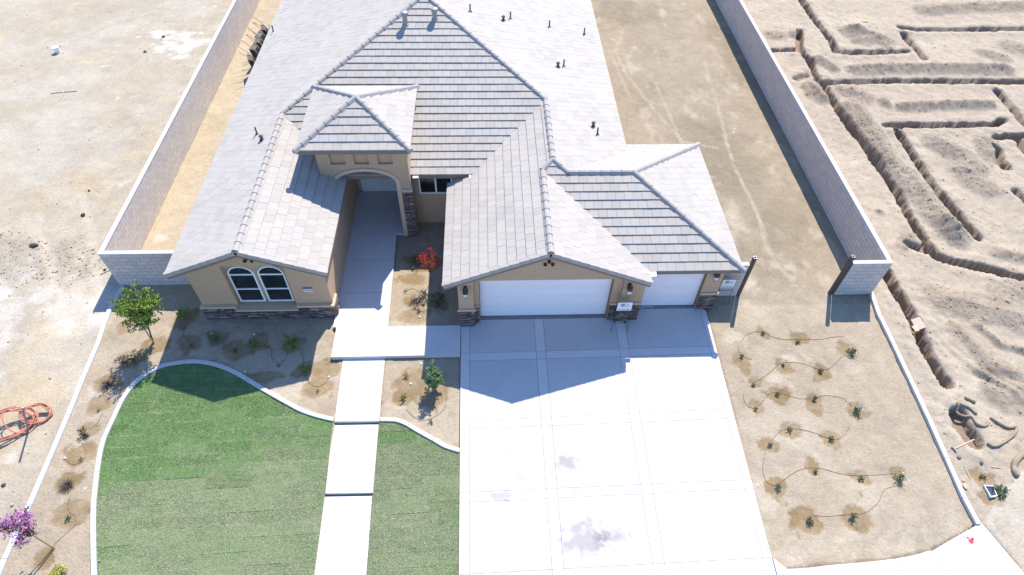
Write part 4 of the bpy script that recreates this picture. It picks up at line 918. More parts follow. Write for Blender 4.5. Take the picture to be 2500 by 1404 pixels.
# ================================================================== PLANTS
def leaves(n, pts, size, cols, seed, flat=.3):
    r = np.random.default_rng(seed); P = np.asarray(pts); idx = r.integers(0, len(P), n); c = P[idx]
    d = r.normal(0, 1, (n, 3)); d /= np.linalg.norm(d, axis=1)[:, None]; d[:, 2] = d[:, 2]*.6+flat; d /= np.linalg.norm(d, axis=1)[:, None]
    e = np.cross(d, r.normal(0, 1, (n, 3))); e /= np.linalg.norm(e, axis=1)[:, None]; s = size*r.uniform(.6, 1.35, (n, 1))
    f = np.cross(d, e); wq = .38
    V = np.stack([c-e*s*.5, c+f*s*wq*.5+e*s*.05, c+e*s*.55+d*s*.08, c-f*s*wq*.5+e*s*.05], 1).reshape(-1, 3)
    cc = np.array(cols)[r.integers(0, len(cols), n)]*r.uniform(.75, 1.25, (n, 1))
    return V, np.arange(4*n).reshape(-1, 4), cc
def grow(base, h, rad, nb, seed, crown0=.35, spread=1., lean=(0, 0), trunk_r=.02, sub=4, up=.5):
    """stems plus points where leaves sit"""
    r = random.Random(seed); s = Soup(); pts = []; b = Vector(base); top = b+Vector((lean[0], lean[1], h*crown0))
    if crown0 > .05: s.tube([b, b.lerp(top, .5)+Vector((r.uniform(-.02, .02), r.uniform(-.02, .02), 0)), top], [trunk_r, trunk_r*.85, trunk_r*.7], 7)
    for i in range(nb):
        a = 6.283*i/nb+r.uniform(-.4, .4); el = r.uniform(.15, 1)**.8; st = b.lerp(top, r.uniform(.75, 1)) if crown0 > .05 else b
        end = top+Vector((math.cos(a)*rad*spread*math.sqrt(1-el*.75)*r.uniform(.65, 1.05), math.sin(a)*rad*spread*math.sqrt(1-el*.75)*r.uniform(.65, 1.05), (h*(1-crown0))*el*r.uniform(.8, 1.05)))
        mid = st.lerp(end, .5)+Vector((r.uniform(-.1, .1)*rad, r.uniform(-.1, .1)*rad, .12*h*(1-crown0)))
        s.tube([st, mid, end], [trunk_r*.5, trunk_r*.32, trunk_r*.12], 4, caps=False)
        for k in range(sub):
            t = r.uniform(.3, 1); q = (st.lerp(mid, t*2) if t < .5 else mid.lerp(end, t*2-1)); dv = Vector((r.gauss(0, 1), r.gauss(0, 1), r.gauss(up, .8))).normalized()*rad*r.uniform(.18, .42)
            s.tube([q, q+dv], [trunk_r*.16, trunk_r*.06], 3, caps=False)
            for m_ in range(14): tt = r.uniform(.25, 1.05); pts.append(q+dv*tt+Vector((r.gauss(0, .035*rad), r.gauss(0, .035*rad), r.gauss(0, .03*rad))))
        for m_ in range(16): tt = r.uniform(.4, 1.04); pts.append((mid.lerp(end, tt) if tt > .5 else st.lerp(mid, tt*2))+Vector((r.gauss(0, .05*rad), r.gauss(0, .05*rad), r.gauss(0, .04*rad))))
    return s, [tuple(p) for p in pts]
G1 = [(.11, .18, .035), (.08, .14, .03), (.15, .22, .04), (.21, .27, .05), (.06, .10, .025)]
GD = [(.06, .11, .055), (.08, .13, .07), (.045, .085, .045), (.10, .15, .085)]
GY = [(.20, .24, .05), (.14, .18, .04), (.26, .29, .07)]
GP = [(.16, .23, .13), (.11, .18, .10), (.21, .28, .16)]
def plant(name, label, cat, base, h, rad, nl, ls, cols, seed, nb=9, crown0=0., group=None, flowers=None, trunk_r=.008, lean=(0, 0), sub=4, stake=None, spread=1.):
    t = empty(name, label, cat, group); s, pts = grow(base, h, rad, nb, seed, crown0, spread, lean, trunk_r, sub); st = s.build('trunk' if crown0 > .2 else 'stem', M['bark'], t, tinted=False)
    V, Fc, cc = leaves(nl, pts, ls, cols, seed); raw_mesh('crown' if crown0 > .2 else 'foliage', V, Fc, M['leaf'], t, tint=cc)
    if flowers:
        n, sz, fc, frac = flowers; top = sorted(pts, key=lambda p: -(p[2]-base[2])/h-.55*math.hypot(p[0]-base[0]-lean[0], p[1]-base[1]-lean[1])/rad)[:max(6, int(len(pts)*frac))]
        r = random.Random(seed+1); cen = r.sample(top, min(len(top), max(3, n//40))); fp_ = [(c[0]+r.gauss(0, sz*1.6), c[1]+r.gauss(0, sz*1.6), c[2]+abs(r.gauss(0, sz*1.2))+.01) for c in cen for _ in range(14)]
        V, Fc, cc = leaves(n, fp_, sz, fc, seed+2, .5); raw_mesh('blossom', V, Fc, M['leaf'], t, tint=cc)
    if stake is not None: stake(t)
    reloc(t, base)
    return t
def base_of(px, py): p = gpt(px, py); return (float(p[0]), float(p[1]), float(p[2])-.01)
def zat(base, px, py): return atY(px, py, base[1])
# trees
b = base_of(374, 836); tp = zat(b, 342, 736)
def stk(b_, off): 
    def f(t): s = Soup(); s.tube([(b_[0]+off, b_[1]-.03, b_[2]), (b_[0]+off+.01, b_[1]-.03, b_[2]+1.25)], .022, 6); s.build('stake', M['stake'], t, tinted=False)
    return f
plant('young_tree', 'young leafy green tree in front of the short left block wall', 'tree', b, 2.75, 1.0, 9500, .085, [(.20, .30, .05), (.15, .24, .045), (.27, .36, .06), (.34, .41, .07), (.10, .16, .04)], 21, nb=36, crown0=.42, trunk_r=.03, lean=(.20, .12), sub=7, stake=stk(b, .05))
b = base_of(130, 1337)
plant('flowering_tree', 'slender young tree with magenta blossom at the bottom left', 'tree', b, 2.35, .62, 2600, .065, [(.08, .12, .03), (.05, .08, .02), (.13, .13, .04), (.10, .07, .03)], 22, nb=15, crown0=.5, trunk_r=.022, lean=(-.05, .03), sub=5, flowers=(2400, .05, [(.58, .16, .50), (.66, .24, .55), (.46, .11, .42)], .5), stake=stk(b, .05))
b = base_of(1052, 690)
plant('flowering_tree', 'small tree with clusters of scarlet blossom beside the entry walk', 'tree', b, 2.1, .42, 1100, .055, GD+GY, 23, nb=11, crown0=.35, trunk_r=.015, sub=4, flowers=(2000, .042, [(.62, .025, .05), (.75, .05, .09), (.50, .02, .04)], .45))
b = base_of(1064, 950)
plant('shrub', 'upright feathery green shrub between the walkway and the driveway', 'shrub', b, 1.5, .48, 9000, .068, [(.24, .34, .16), (.20, .30, .10), (.28, .38, .18), (.14, .22, .09)], 24, nb=34, crown0=0., trunk_r=.012, sub=6, spread=.85)
SH = [('small yellow green shrub at the left corner of the house stone base', 450, 776, .40, .22, 800, .05, GY), ('dark low seedling in the leftmost shaded wet ring under the arched windows', 469, 846, .15, .10, 90, .035, GD), ('round green shrub below the left arched window, second from the left in the shade', 528, 834, .45, .27, 1300, .04, GD+G1),
      ('flat grey green plant in the middle of the shaded wet patch', 575, 858, .12, .14, 120, .04, GD), ('small bright shrub right of the sprinkler under the arched windows', 622, 847, .34, .22, 800, .04, G1), ('largest bushy shrub in the shade of the left gable', 713, 850, .60, .36, 2200, .045, G1+GY),
      ('tiny dark seedling at the loop of the drip tube in the shade', 680, 894, .10, .08, 60, .03, GD), ('small green shrub at the right edge of the gable shadow', 748, 909, .34, .21, 700, .04, G1), ('tiny sunlit seedling left of the walkway', 777, 955, .14, .09, 80, .035, GP),
      ('small pale green plant in the sun, upper left of the feathery shrub', 993, 920, .20, .12, 160, .04, GP), ('small yellow green plant nearest the walkway below the step', 986, 974, .26, .13, 260, .045, GY+G1), ('tiny plant at the end of the feathery shrub shadow', 1052, 1031, .17, .10, 130, .035, G1),
      ('tiny seedling with bare twig in the upper wet ring beside the entry walk', 990, 712, .14, .09, 60, .03, GP), ('small seedling in the lower wet ring beside the entry walk', 1023, 760, .16, .10, 110, .035, GD), ('pale leafed seedling at the edge of the porch shadow', 1010, 657, .20, .09, 110, .04, GP),
      ('broad dark green shrub in the garage shade beside the left garage pillar', 1072, 745, .62, .34, 1500, .05, GD+[(.035, .08, .03)]), ('low dark spreading plant in deep shade near the entry window', 1020, 640, .3, .3, 380, .05, GD),
      ('wispy reddish plant below the young tree trunk shadow', 328, 884, .34, .16, 150, .05, [(.12, .07, .05), (.09, .07, .04)]), ('tiny green sprout in the wet soil along the left curb', 242, 1003, .12, .07, 60, .03, GP), ('dry brown and green shrub along the left curb', 208, 1058, .30, .16, 300, .045, [(.13, .09, .06), (.08, .10, .05), (.10, .07, .05)]),
      ('tiny green sprout inside the loop of drip tube by the left curb', 199, 1122, .12, .09, 80, .03, GP), ('small bluish green seedling in the widest wet patch at the bottom left', 168, 1266, .18, .11, 150, .04, GD+GP), ('low yellow leafed shrub at the bottom edge left of the lawn curb', 143, 1402, .22, .24, 700, .05, [(.42, .42, .06), (.5, .48, .10), (.30, .33, .05)]),
      ('rounded grey green weed beside the open utility box', 2438, 1200, .22, .26, 900, .05, GP+[(.11, .16, .09)]), ('small brown weed in the damp hole above the utility box', 2398, 1166, .12, .14, 160, .04, [(.10, .08, .04), (.07, .09, .03)])]
for i, (lb, px, py, h, rd, nl, ls, cl) in enumerate(SH): plant('weed' if 'weed' in lb else 'shrub' if 'shrub' in lb else 'seedling', lb, 'shrub' if 'shrub' in lb else 'plant', base_of(px, py), h*(1.25 if 'shrub' in lb else 1.1), rd*(1.25 if 'shrub' in lb else 1.15), int(nl*1.6), ls, [tuple(q*1.2 for q in k_) for k_ in cl], 40+i, nb=8 if rd < .2 else 14)
RB = [('topmost seedling in the right bed, nearest the left gate post shadow', 1862, 815, 1), ('seedling between the topmost one and the white rose at the top of the right bed', 1946, 837, 1.1), ('bushy white flowering rose at the top right of the right bed', 2077, 862, 2), ('seedling nearest the driveway at the top of the right bed, in a tall wet ring', 1810, 872, 1.),
      ('seedling in the right bed at the edge of the palest dry soil', 1911, 893, .9), ('seedling left of centre between the two upper roses of the right bed', 2002, 909, 1.25), ('small seedling near the driveway level with the dry pale soil', 1839, 942, .9), ('third row seedling in a round wet ring nearest the driveway', 1897, 965, 1.1),
      ('third row seedling at the centre of the right bed', 1988, 975, 1.25), ('rose with two large white blooms on the right side of the bed', 2090, 1004, 1.7), ('sparse twiggy seedling at the loop of tube beside the driveway', 1844, 1001, .9), ('fourth row seedling in a wide wet ring', 1926, 1051, 1.1),
      ('fourth row seedling to the right, with a tube ending past it', 2028, 1074, 1.25), ('seedling beside the driveway where the long tube bends down', 1879, 1088, 1.1), ('faint seedling below an oval wet patch in the fifth row', 1990, 1153, .9), ('fifth row seedling left of the lowest rose', 2101, 1169, 1.25),
      ('bushy green rose at the right end of the fifth row', 2194, 1172, 2.), ('seedling nearest the driveway in the fifth row', 1898, 1191, 1.3), ('left one of the two lowest plants in the right bed', 1975, 1274, 1.5), ('right one of the two lowest plants in the right bed, in a large wet patch', 2080, 1264, 1.5)]
for i, (lb, px, py, k) in enumerate(RB):
    rose = 'rose' in lb and k >= 1.7
    plant('rose_bush' if rose else 'seedling', lb, 'rose' if rose else 'plant', base_of(px, py), (.13*k+.03 if not rose else .30), .11*k, int(190*k*k) if not rose else 800, .042, (GP+GD) if not rose else G1+GP, 90+i, nb=6+int(3*k), group='drip watered plants in the right front bed', flowers=((60 if i != 9 else 110), .05, [(.8, .78, .76)], .3) if rose else None)
# dark ornamental grasses
def tuft(label, px, py, R, n, cols, seed):
    b = base_of(px, py); r = np.random.default_rng(seed); t = empty('ornamental_grass', label, 'grass plant', 'dark ornamental grasses along the left curb')
    a = r.uniform(0, 6.28, n); ln = R*r.uniform(.6, 1.15, n); up = r.uniform(.25, 1., n); V = []; 
    for k, u in enumerate((0, .5, 1.)):
        rr_ = ln*u; z = ln*up*1.25*(u-.45*u*u); wdt = .006*(1-u*.85); c = np.stack([b[0]+np.cos(a)*rr_*(1-.35*up), b[1]+np.sin(a)*rr_*(1-.35*up), b[2]+z], 1); sd = np.stack([-np.sin(a)*wdt, np.cos(a)*wdt, 0*a], 1); V += [c-sd, c+sd]
    V = np.stack(V, 1).reshape(-1, 3); i6 = 6*np.arange(n)[:, None]; Fc = np.vstack([i6+np.array([0, 1, 3, 2]), i6+np.array([2, 3, 5, 4])]); cc = np.array(cols)[r.integers(0, len(cols), n)]*r.uniform(.7, 1.3, (n, 1))
    raw_mesh('blades', V, Fc, M['leaf'], t, tint=np.vstack([cc, cc])); reloc(t, b)
DK = [(.035, .02, .03), (.05, .03, .035), (.07, .05, .035), (.03, .03, .03), (.11, .09, .05)]
tuft('dark purple grass with long blades by the curve of the lawn curb', 262, 940, .36, 130, DK, 1); tuft('dark spiky grass halfway down the left strip, above the widest wet patch', 166, 1186, .34, 170, DK, 2); tuft('small dark grass under the dry shrub on the left strip', 212, 1066, .2, 70, DK, 3); tuft('thin dark grass in the shadow of the young tree crown', 306, 886, .26, 50, DK, 4)

# ------------------------------------------------------------------ drip tubes
def tube_thing(name, label, cat, pts, r, m, lift=None, sides=6, step=.07, group=None, fn=None):
    P = smooth_line(np.array([gpt(*q)[:2] for q in pts]), step); s = Soup(); s.tube([(p[0], p[1], ground_z(p[0], p[1])+(r*.75 if lift is None else lift)) for p in P], r, sides)
    o = s.build(name, m, None, smooth=True, tinted=False); return tag(o, label, cat, group)
DG = 'drip tubes linking the plants'
DR = [('drip tube across the top row of the right bed to the white rose', [(1808, 838), (1820, 820), (1840, 811), (1863, 811), (1885, 822), (1915, 829), (1947, 829), (2000, 829), (2035, 823), (2060, 822)]), ('short tube through the plant in the tall wet ring by the driveway', [(1803, 848), (1806, 861), (1818, 872), (1836, 878)]),
      ('drip tube curving through the second row of the right bed up to the rose', [(1838, 936), (1862, 922), (1885, 905), (1903, 888), (1925, 885), (1960, 889), (1990, 899), (2012, 902), (2030, 896), (2062, 864)]), ('drip tube looping by the driveway then through the third row to the white blooms', [(1816, 962), (1816, 978), (1827, 993), (1842, 997), (1858, 985), (1872, 966), (1893, 958), (1920, 964), (1955, 974), (1985, 971), (2020, 966), (2055, 972), (2080, 992)]),
      ('drip tube through the fourth row of the right bed', [(1882, 1080), (1897, 1060), (1918, 1048), (1950, 1048), (1985, 1056), (2018, 1069), (2040, 1074), (2060, 1064), (2075, 1040)]), ('long drip tube hanging beside the driveway and along the fifth row', [(1872, 1092), (1864, 1125), (1863, 1155), (1875, 1180), (1898, 1184), (1925, 1163), (1960, 1145), (1995, 1143), (2050, 1156), (2095, 1161), (2150, 1159), (2190, 1155)]),
      ('pale drip tube from the lowest rose to the two bottom plants', [(2190, 1186), (2160, 1196), (2145, 1225), (2120, 1248), (2095, 1256), (2060, 1257), (2020, 1261), (1988, 1259)]),
      ('drip tube curving round the feathery shrub', [(993, 1000), (1010, 1018), (1035, 1026), (1060, 1018), (1083, 1000), (1090, 975), (1085, 950)]), ('short tube joining two plants in the upper bed by the entry walk', [(995, 708), (1012, 706), (1028, 720), (1043, 732)]), ('bit of tube at the lower wet ring beside the entry walk', [(1003, 746), (1018, 758), (1038, 762)]),
      ('drip tube looping in the gable shade to the bushy shrub', [(645, 842), (662, 852), (664, 872), (680, 888), (697, 876), (703, 860)]), ('tube between the shaded shrubs right of the windows', [(738, 860), (742, 890)]), ('curved tube end at the tiny sunlit seedling left of the walkway', [(747, 923), (762, 940), (778, 944), (795, 935), (803, 922)]),
      ('tube running down the left strip between curbs', [(250, 1008), (240, 1030), (222, 1048)]), ('tube loop with white end on the left strip', [(199, 1080), (209, 1100), (208, 1118), (190, 1132), (172, 1133), (160, 1119)]), ('long tube winding down the bottom left strip past the magenta tree', [(172, 1210), (164, 1235), (170, 1250), (184, 1262), (185, 1280), (165, 1300), (140, 1322), (129, 1340), (130, 1365), (138, 1392)]),
      ('tube from the young tree to the corner shrub', [(398, 757), (420, 760), (444, 768)]), ('bit of tube right of the young tree base', [(325, 800), (335, 805), (358, 806)]), ('tube between leftmost shaded ring and the corner shrub', [(450, 795), (447, 820), (468, 835)]), ('tube arching over to the second shaded shrub', [(490, 820), (505, 812), (525, 809)])]
for lb, pts in DR: tube_thing('drip_tube', lb, 'drip tube', pts, .008, M['hose'], group=DG)
# sprinkler heads
for lb, px, py in (('white sprinkler cap in the shade under the arched windows', 621, 817), ('white tube end beside the walkway above the lawn curb', 803, 921), ('white sprinkler cap left of the feathery shrub', 1028, 889), ('small white sprinkler cap near the pale plant by the walkway', 1003, 938), ('white cap in the lower wet ring by the entry walk', 1025, 774), ('white tube end on the left strip', 160, 1119), ('small cap on the large lawn near its left curb', 262, 1247), ('small cap in shade at the top of the lawn curb', 599, 908)):
    p = gpt(px, py); s = Soup(); s.lathe((p[0], p[1], p[2]), [(.035, -.03), (.035, .035), (.028, .05), (.010, .055)], 10); o = s.build('sprinkler', M['plasticw'], None, tinted=False); tag(o, lb, 'sprinkler')

# ================================================================== YARD SIGNS
def yard_sign(label, bx_, by_, w_, ht, tiltx):
    t = empty('yard_sign', label, 'sign', 'metal framed yard signs'); zg = -.02; r = .010; x0, x1 = bx_, bx_+w_; z0, z1 = ht-.50, ht
    s = Soup(); ln = lambda z: by_+tiltx*z
    for x in (x0, x1): s.tube([(x+(-.05 if x == x0 else .03), ln(0)-.12, zg-.05), (x, ln(.35), .35), (x, ln(z1), z1)], r, 5)
    for z in (z1, z0, z0-.16): s.tube([(x0, ln(z), z), (x1, ln(z), z)], r, 5)
    s.build('frame', M['black'], t, tinted=False)
    s = Soup(); s.slab([(x0+.012, ln(z1)-.008, z1-.012), (x0+.012, ln(z0)-.008, z0+.012), (x1-.012, ln(z0)-.008, z0+.012), (x1-.012, ln(z1)-.008, z1-.012)], [(x0+.012, ln(z1)+.002, z1-.012), (x0+.012, ln(z0)+.002, z0+.012), (x1-.012, ln(z0)+.002, z0+.012), (x1-.012, ln(z1)+.002, z1-.012)])
    pn = s.build('panel', M['plasticw'], t, tinted=False); cx = (x0+x1)/2; ang = math.pi/2+0
    rot = (math.pi/2-math.atan(tiltx)*-1*-1, 0, 0); fy = lambda z: ln(z)-.0115
    # emblem: square house-like mark with roof line, and a small oval mark
    s = Soup(); ez = z1-.14
    for (a, b_, c, d) in ((cx-.14, cx-.12, ez-.07, ez+.06), (cx-.12, cx-.02, ez-.07, ez-.05), (cx-.02, cx+.0, ez-.07, ez+.06), (cx-.12, cx-.02, ez+.04, ez+.06), (cx-.09, cx-.05, ez-.04, ez+.02), (cx+.06, cx+.13, ez-.03, ez-.015), (cx+.06, cx+.13, ez-.055, ez-.045), (cx+.10, cx+.125, ez-.01, ez+.03), (cx-.20, cx+.20, z1-.262, z1-.256)): s.box(a, b_, fy(ez)-.002, fy(ez)+.0, c, d)
    s.build('emblem', M['ink'], pn, tinted=False)
    text('661·343·6209', .075, (cx, fy(z0+.07)-.002, z0+.075), (math.pi/2, 0, 0), M['ink'], pn, 'phone_number', .001)
    reloc(t, (cx, by_, 0)); return t
yard_sign('white yard sign on a black frame before the stone pillar between the garage doors', 4.67, 14.12, .57, 1.62, 0.0)
yard_sign('white yard sign on a black frame by the wall stub right of the third garage', 8.96, 15.42, .55, 1.30, 0.0)
# white cord on the garage apron
s = Soup(); P = [(5.60, 14.86), (5.66, 14.98), (5.80, 15.07), (6.0, 15.12), (6.25, 15.14), (6.45, 15.12), (6.3, 15.17), (6.05, 15.17), (5.9, 15.12)]; P = smooth_line(np.array(P), .05); s.tube([(a, b, .016) for a, b in P], .008, 5); tag(s.build('cord', M['plasticw'], None, tinted=False, smooth=True), 'thin white cord lying in front of the third garage door', 'cord')

# ================================================================== WHEELBARROWS
def wheelbarrow(loc, rz, tilt, label, first=None):
    t = empty('wheelbarrow', label, 'wheelbarrow', 'wheelbarrows stood up against the left side of the house', loc=loc)
    if first:
        for ch in [c for c in C.objects if c.parent == first]:
            c = ch.copy(); C.objects.link(c); c.parent = t
    else:
        # standing on its nose: tray open towards -X (away from the wall), handles up
        s = Soup(); rim = [(-.02, -.34, .25), (-.02, .34, .25), (-.02, .36, 1.1), (-.02, -.36, 1.1)]; bt = [(.24, -.2, .45), (.24, .2, .45), (.20, .26, .95), (.20, -.26, .95)]
        s.add(rim+bt, [(0, 1, 5, 4), (1, 2, 6, 5), (2, 3, 7, 6), (3, 0, 4, 7), (4, 5, 6, 7)]); rim2 = [(x-.0, y*.96, z*.98+.012) for x, y, z in rim]; bt2 = [(x-.02, y, z) for x, y, z in bt]
        s.add(rim2+bt2, [(4, 5, 1, 0), (5, 6, 2, 1), (6, 7, 3, 2), (7, 4, 0, 3), (7, 6, 5, 4)]); s.build('tray', mat('barrow_tray', (.06, .06, .055), .6, .2, 10.), t, tinted=False)
        for yy in (-.22, .22): s = Soup(); s.tube([(.26, yy*.6, .2), (.24, yy, .8), (.05, yy*1.25, 1.25), (-.22, yy*1.4, 1.62)], .018, 6); s.build('handle', M['wood'], t, tinted=False)
        s = Soup(); s.tube([(.22, -.045, .17), (.22, .045, .17)], .17, 14); s.build('wheel', M['black'], t, tinted=False)
        for yy in (-.2, .2): s = Soup(); s.tube([(.24, yy, .75), (.42, yy, .85), (.40, yy, 1.0)], .014, 5); s.build('leg', M['steel'], t, tinted=False)
    t.rotation_euler = (0, tilt, rz); return t
wb = None
WL = ['wheelbarrow nearest the top of the frame, stood against the left wall', 'second wheelbarrow from the far end of the row by the left wall', 'middle wheelbarrow of the five stood by the left wall', 'fourth wheelbarrow from the far end by the left wall', 'wheelbarrow nearest the viewer in the row by the left wall']
for i, yy in enumerate((35.4, 34.6, 33.95, 33.2, 32.1)):
    o = wheelbarrow((-12.75-.05*(i % 2), yy, -.05), [.25, -.2, .1, -.15, .3][i], -.18, WL[i], wb); wb = wb or o
for o in C.objects:
    pass

# ================================================================== ORANGE CONDUIT AND POST (left lot)
def loop_pts(c, rx, ry, rot, n, turns, dr, z0, dz, a0=0.):
    P = []
    for i in range(int(n*turns)+1):
        a = a0+6.283*i/n; k = 1+dr*math.sin(3.1*a*.5); x = c[0]+rx*k*math.cos(a)*math.cos(rot)-ry*k*math.sin(a)*math.sin(rot); y = c[1]+rx*k*math.cos(a)*math.sin(rot)+ry*k*math.sin(a)*math.cos(rot)
        P.append((x, y, z0+dz*.5*(1+math.sin(a*.97))))
    return P
pb = gpt(66, 1052); t = empty('pipe_post', 'leaning grey pipe post standing in the coil of orange conduit', 'post'); s = Soup(); top = atY(55, 995, pb[1]+.02); s.tube([(pb[0], pb[1], pb[2]-.1), tuple(top)], .03, 10); 
pt_ = np.array(top); s.build('pipe', M['steelblue'], t, tinted=False); reloc(t, tuple(map(float, pb)))
cA = gpt(95, 1018); cB = gpt(22, 1050); t = empty('conduit_coil', 'tangled coil of orange conduit on the bare soil at the left edge', 'conduit coil')
for (cc_, rx, ry, rot, turns, z0, dz, a0, n) in ((cA, .42, .28, .25, 5.4, .06, .30, .2, 28), (cB, .85, .42, .55, 5.3, .10, .45, 1.0, 34), ((cA+cB)/2, .45, .42, .9, 1.2, .05, .5, 2., 24)):
    s = Soup(); s.tube(loop_pts(cc_, rx, ry, rot, n, turns, .14, float(cc_[2])+z0, dz, a0), .019, 7); s.build('conduit', M['orange'], t, smooth=True, tinted=False)
reloc(t, tuple(map(float, cA)))
# ================================================================== ODDS AND ENDS
def bagtube(label, pts, r, name='straw_wattle', cat='straw roll', m='straw', seed=0):
    P = smooth_line(np.array([gpt(*q)[:2] for q in pts]), .06); s = Soup(); rr_ = [r*(.75+.35*abs(vnoise(np.array([i*.35]), np.array([seed*7.]), 5)[0]))*(.7 if i in (0, len(P)-1) else 1) for i in range(len(P))]
    zs = [max(ground_z(p[0], p[1]), float(gz(p[1]))-.12)+r*.6 for p in P]; s.tube([(p[0], p[1], z) for p, z in zip(P, zs)], rr_, 9); return tag(s.build(name, M[m], None, smooth=True, tinted=False), label, cat, 'straw erosion rolls in the right lot')
bagtube('straw roll bent into a loop over the pit beside the right edging curb', [(2384, 1012), (2362, 994), (2340, 985), (2326, 998), (2329, 1018), (2355, 1030), (2385, 1036), (2404, 1041), (2412, 1030)], .055, seed=1)
bagtube('short stubby straw roll lying above the pit', [(2354, 972), (2366, 977), (2380, 984)], .075, seed=2); bagtube('long straw roll bent at the right, lying on the brown soil', [(2416, 1020), (2440, 1035), (2462, 1045), (2478, 1042), (2480, 1052), (2462, 1072), (2428, 1090), (2410, 1082)], .06, seed=3)
bagtube('straw roll cut off by the right edge of the photo', [(2483, 1165), (2474, 1150), (2476, 1130), (2492, 1112), (2510, 1105)], .10, seed=4)
# hammer
p = gpt(2345, 1090); hm = empty('hammer', 'hammer with pale wooden handle lying beside the right edging curb', 'hammer'); a = gpt(2328, 1097); b = gpt(2362, 1086); z = max(a[2], b[2])+.03
s = Soup(); s.tube([(a[0], a[1], z), (b[0], b[1], z+.01)], [.022, .026], 8); s.build('handle', M['wood'], hm, tinted=False)
d = (b-a)[:2]; d /= np.linalg.norm(d); nn = np.array([-d[1], d[0]]); s = Soup(); s.tube([(a[0]+nn[0]*.09, a[1]+nn[1]*.09, z), (a[0]-nn[0]*.02, a[1]-nn[1]*.02, z+.005), (a[0]-nn[0]*.10, a[1]-nn[1]*.10, z)], [.032, .026, .03], 8); s.build('head', M['galv'], hm, tinted=False); reloc(hm, tuple(map(float, a)))
# open utility box
q = [gpt(*c) for c in ((2399, 1186), (2421, 1188), (2430, 1214), (2415, 1217))]; zt = max(c[2] for c in q)+.07; ub = empty('utility_box', 'open dark utility box with a white rim sunk beside the green weed', 'utility box'); s = Soup()
Q = np.array([c[:2] for c in q]); cen = Q.mean(0); In = cen+(Q-cen)*.84
for i in range(4):
    a, b, c, d = Q[i], Q[(i+1) % 4], In[(i+1) % 4], In[i]; s.slab([(*a, zt), (*d, zt), (*c, zt), (*b, zt)], [(*a, zt-.22), (*d, zt-.22), (*c, zt-.22), (*b, zt-.22)])
s.build('rim', M['plasticw'], ub, tinted=False); s = Soup(); s.slab([(*c, zt-.035) for c in In][::-1], [(*c, zt-.09) for c in In][::-1]); s.build('inside', M['boxin'], ub, tinted=False); reloc(ub, (float(cen[0]), float(cen[1]), float(zt-.07)))  # dark sheet just under the rim paints the box's shaded depth
# plywood bridge over the trench
c = [gp(*k) for k in ((2222, 783), (2243, 776), (2259, 801), (2236, 810))]; s = Soup(); zt = .0; s.slab([(k[0], k[1], float(gz(k[1]))+.07) for k in c][::-1], [(k[0], k[1], float(gz(k[1]))+.045) for k in c][::-1]); tag(s.build('plywood_sheet', M['ply'], None, tinted=False), 'small plywood sheet bridging the trench beside the right edging curb', 'plywood')
c = [gp(*k) for k in ((2222, 800), (2238, 797), (2241, 812), (2232, 812))]; s = Soup(); s.slab([(k[0], k[1], float(gz(k[1]))+.10) for k in c][::-1], [(k[0], k[1], float(gz(k[1]))+.08) for k in c][::-1]); tag(s.build('board_scrap', M['wood'], None, tinted=False), 'pale board scrap at the lower edge of the plywood', 'board')
# rocks, scraps
def rock(label, px, py, r, m='clod', tint=(1, 1, 1), seed=0, cat='rock', sq=(1, 1, .7)):
    rr_ = random.Random(seed); p = gpt(px, py); bm = []; n = 8; s = Soup(); rings = [(0, -1), (.8, -.5), (1, .1), (.7, .65), (0, 1)]; vs = []
    for (a, z) in rings[1:-1]: vs += [(p[0]+r*sq[0]*a*math.cos(k*6.283/n)*rr_.uniform(.75, 1.2), p[1]+r*sq[1]*a*math.sin(k*6.283/n)*rr_.uniform(.75, 1.2), p[2]+r*.4+r*sq[2]*z*rr_.uniform(.85, 1.15)) for k in range(n)]
    vs += [(p[0], p[1], p[2]-r*.4), (p[0], p[1], p[2]+r*.4+r*sq[2])]; fs = [(i*n+k, i*n+(k+1) % n, (i+1)*n+(k+1) % n, (i+1)*n+k) for i in range(2) for k in range(n)]+[(24, (k+1) % n, k) for k in range(n)]+[(25, 2*n+k, 2*n+(k+1) % n) for k in range(n)]
    s.add(vs, fs, tint); return tag(s.build('rock' if cat == 'rock' else cat.replace(' ', '_'), M[m], None), label, cat)
rock('dark stone on the pale lot, left of the block wall', 204, 526, .10, tint=(.25, .25, .3), seed=1); rock('dark flat stone at the edge of the churned soil on the left lot', 85, 600, .14, tint=(.4, .38, .38), seed=2, sq=(1.4, .6, .5)); rock('small dark stone in the white lime dust', 400, 91, .10, tint=(.5, .45, .4), seed=3); rock('small brown stone just below the lime dust', 355, 127, .09, tint=(.6, .45, .35), seed=4)
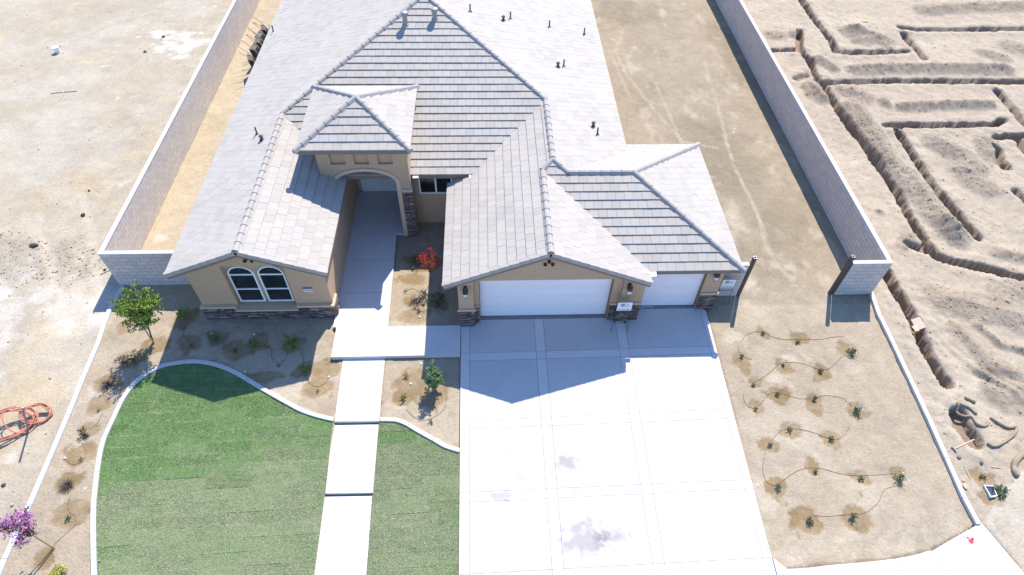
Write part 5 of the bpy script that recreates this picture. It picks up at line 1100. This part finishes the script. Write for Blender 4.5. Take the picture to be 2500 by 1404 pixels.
rock('grey stone in the rubble left of the straw rolls', 2341, 1118, .07, tint=(.7, .75, .8), seed=5); rock('bluish grey stone below the hammer', 2396, 1130, .06, tint=(.7, .72, .85), seed=6); rock('pale flat stone by the right edging curb', 2355, 1188, .10, tint=(1.9, 1.7, 1.5), seed=7, sq=(.8, 1.2, .3)); rock('small pale stone above the flat one by the curb', 2352, 1174, .05, tint=(1.9, 1.8, 1.7), seed=8); rock('small brown stone beside the shaded block wall base', 257, 659, .07, tint=(.5, .4, .3), seed=9)
rock('small clod on the pale lot above the dark stone', 218, 466, .06, tint=(.5, .4, .35), seed=10); rock('small dark lump near the coil of orange conduit', 10, 1185, .07, tint=(.35, .3, .4), seed=11); rock('pale lump beside the left edging strip near the magenta tree', 31, 1233, .06, tint=(1.6, 1.5, 1.3), seed=12)
p = gpt(142, 128); s = Soup(); s.lathe((p[0], p[1], p[2]), [(.13, 0), (.16, .30), (.17, .31), (.17, .34)], 16); bk = s.build('bucket', M['plasticw'], None, tinted=False); tag(bk, 'white bucket standing alone on the pale left lot', 'bucket')
for lb, a, b in (('short stick lying by the corner of the left block wall', (246, 671), (268, 661)), ('pale wood sliver above the utility box', (2420, 1141), (2441, 1143)), ('thin pale stick lying by the right edging curb', (2352, 1138), (2368, 1169))):
    P0, P1 = gpt(*a), gpt(*b); s = Soup(); s.tube([(P0[0], P0[1], P0[2]+.02), (P1[0], P1[1], P1[2]+.02)], .014, 5); tag(s.build('stick', M['wood'] if 'pale' in lb else M['bark'], None, tinted=False), lb, 'stick')
# pink stake lines on the left lot
for lb, a, b in (('faint pink string on the left lot, long one sloping up right', (146, 246), (168, 202)), ('faint pink string on the left lot, crossing the longer one', (124, 229), (188, 223))):
    P0, P1 = gpt(*a), gpt(*b); s = Soup(); s.tube([(P0[0], P0[1], P0[2]+.03), (P1[0], P1[1], P1[2]+.03)], .02, 5); tag(s.build('marking_string', mat('pink_string', (.50, .36, .30), .8, .1) if 'pink_string' not in bpy.data.materials else bpy.data.materials['pink_string'], None, tinted=False), lb, 'string')
p = gpt(2112, 53); s = Soup(); s.box(p[0]-.22, p[0]+.22, p[1]-.05, p[1]+.05, p[2], p[2]+.05); tag(s.build('yellow_scrap', M['yellow'], None, tinted=False), 'small yellow scrap on top of a spoil heap in the trenched lot', 'scrap')
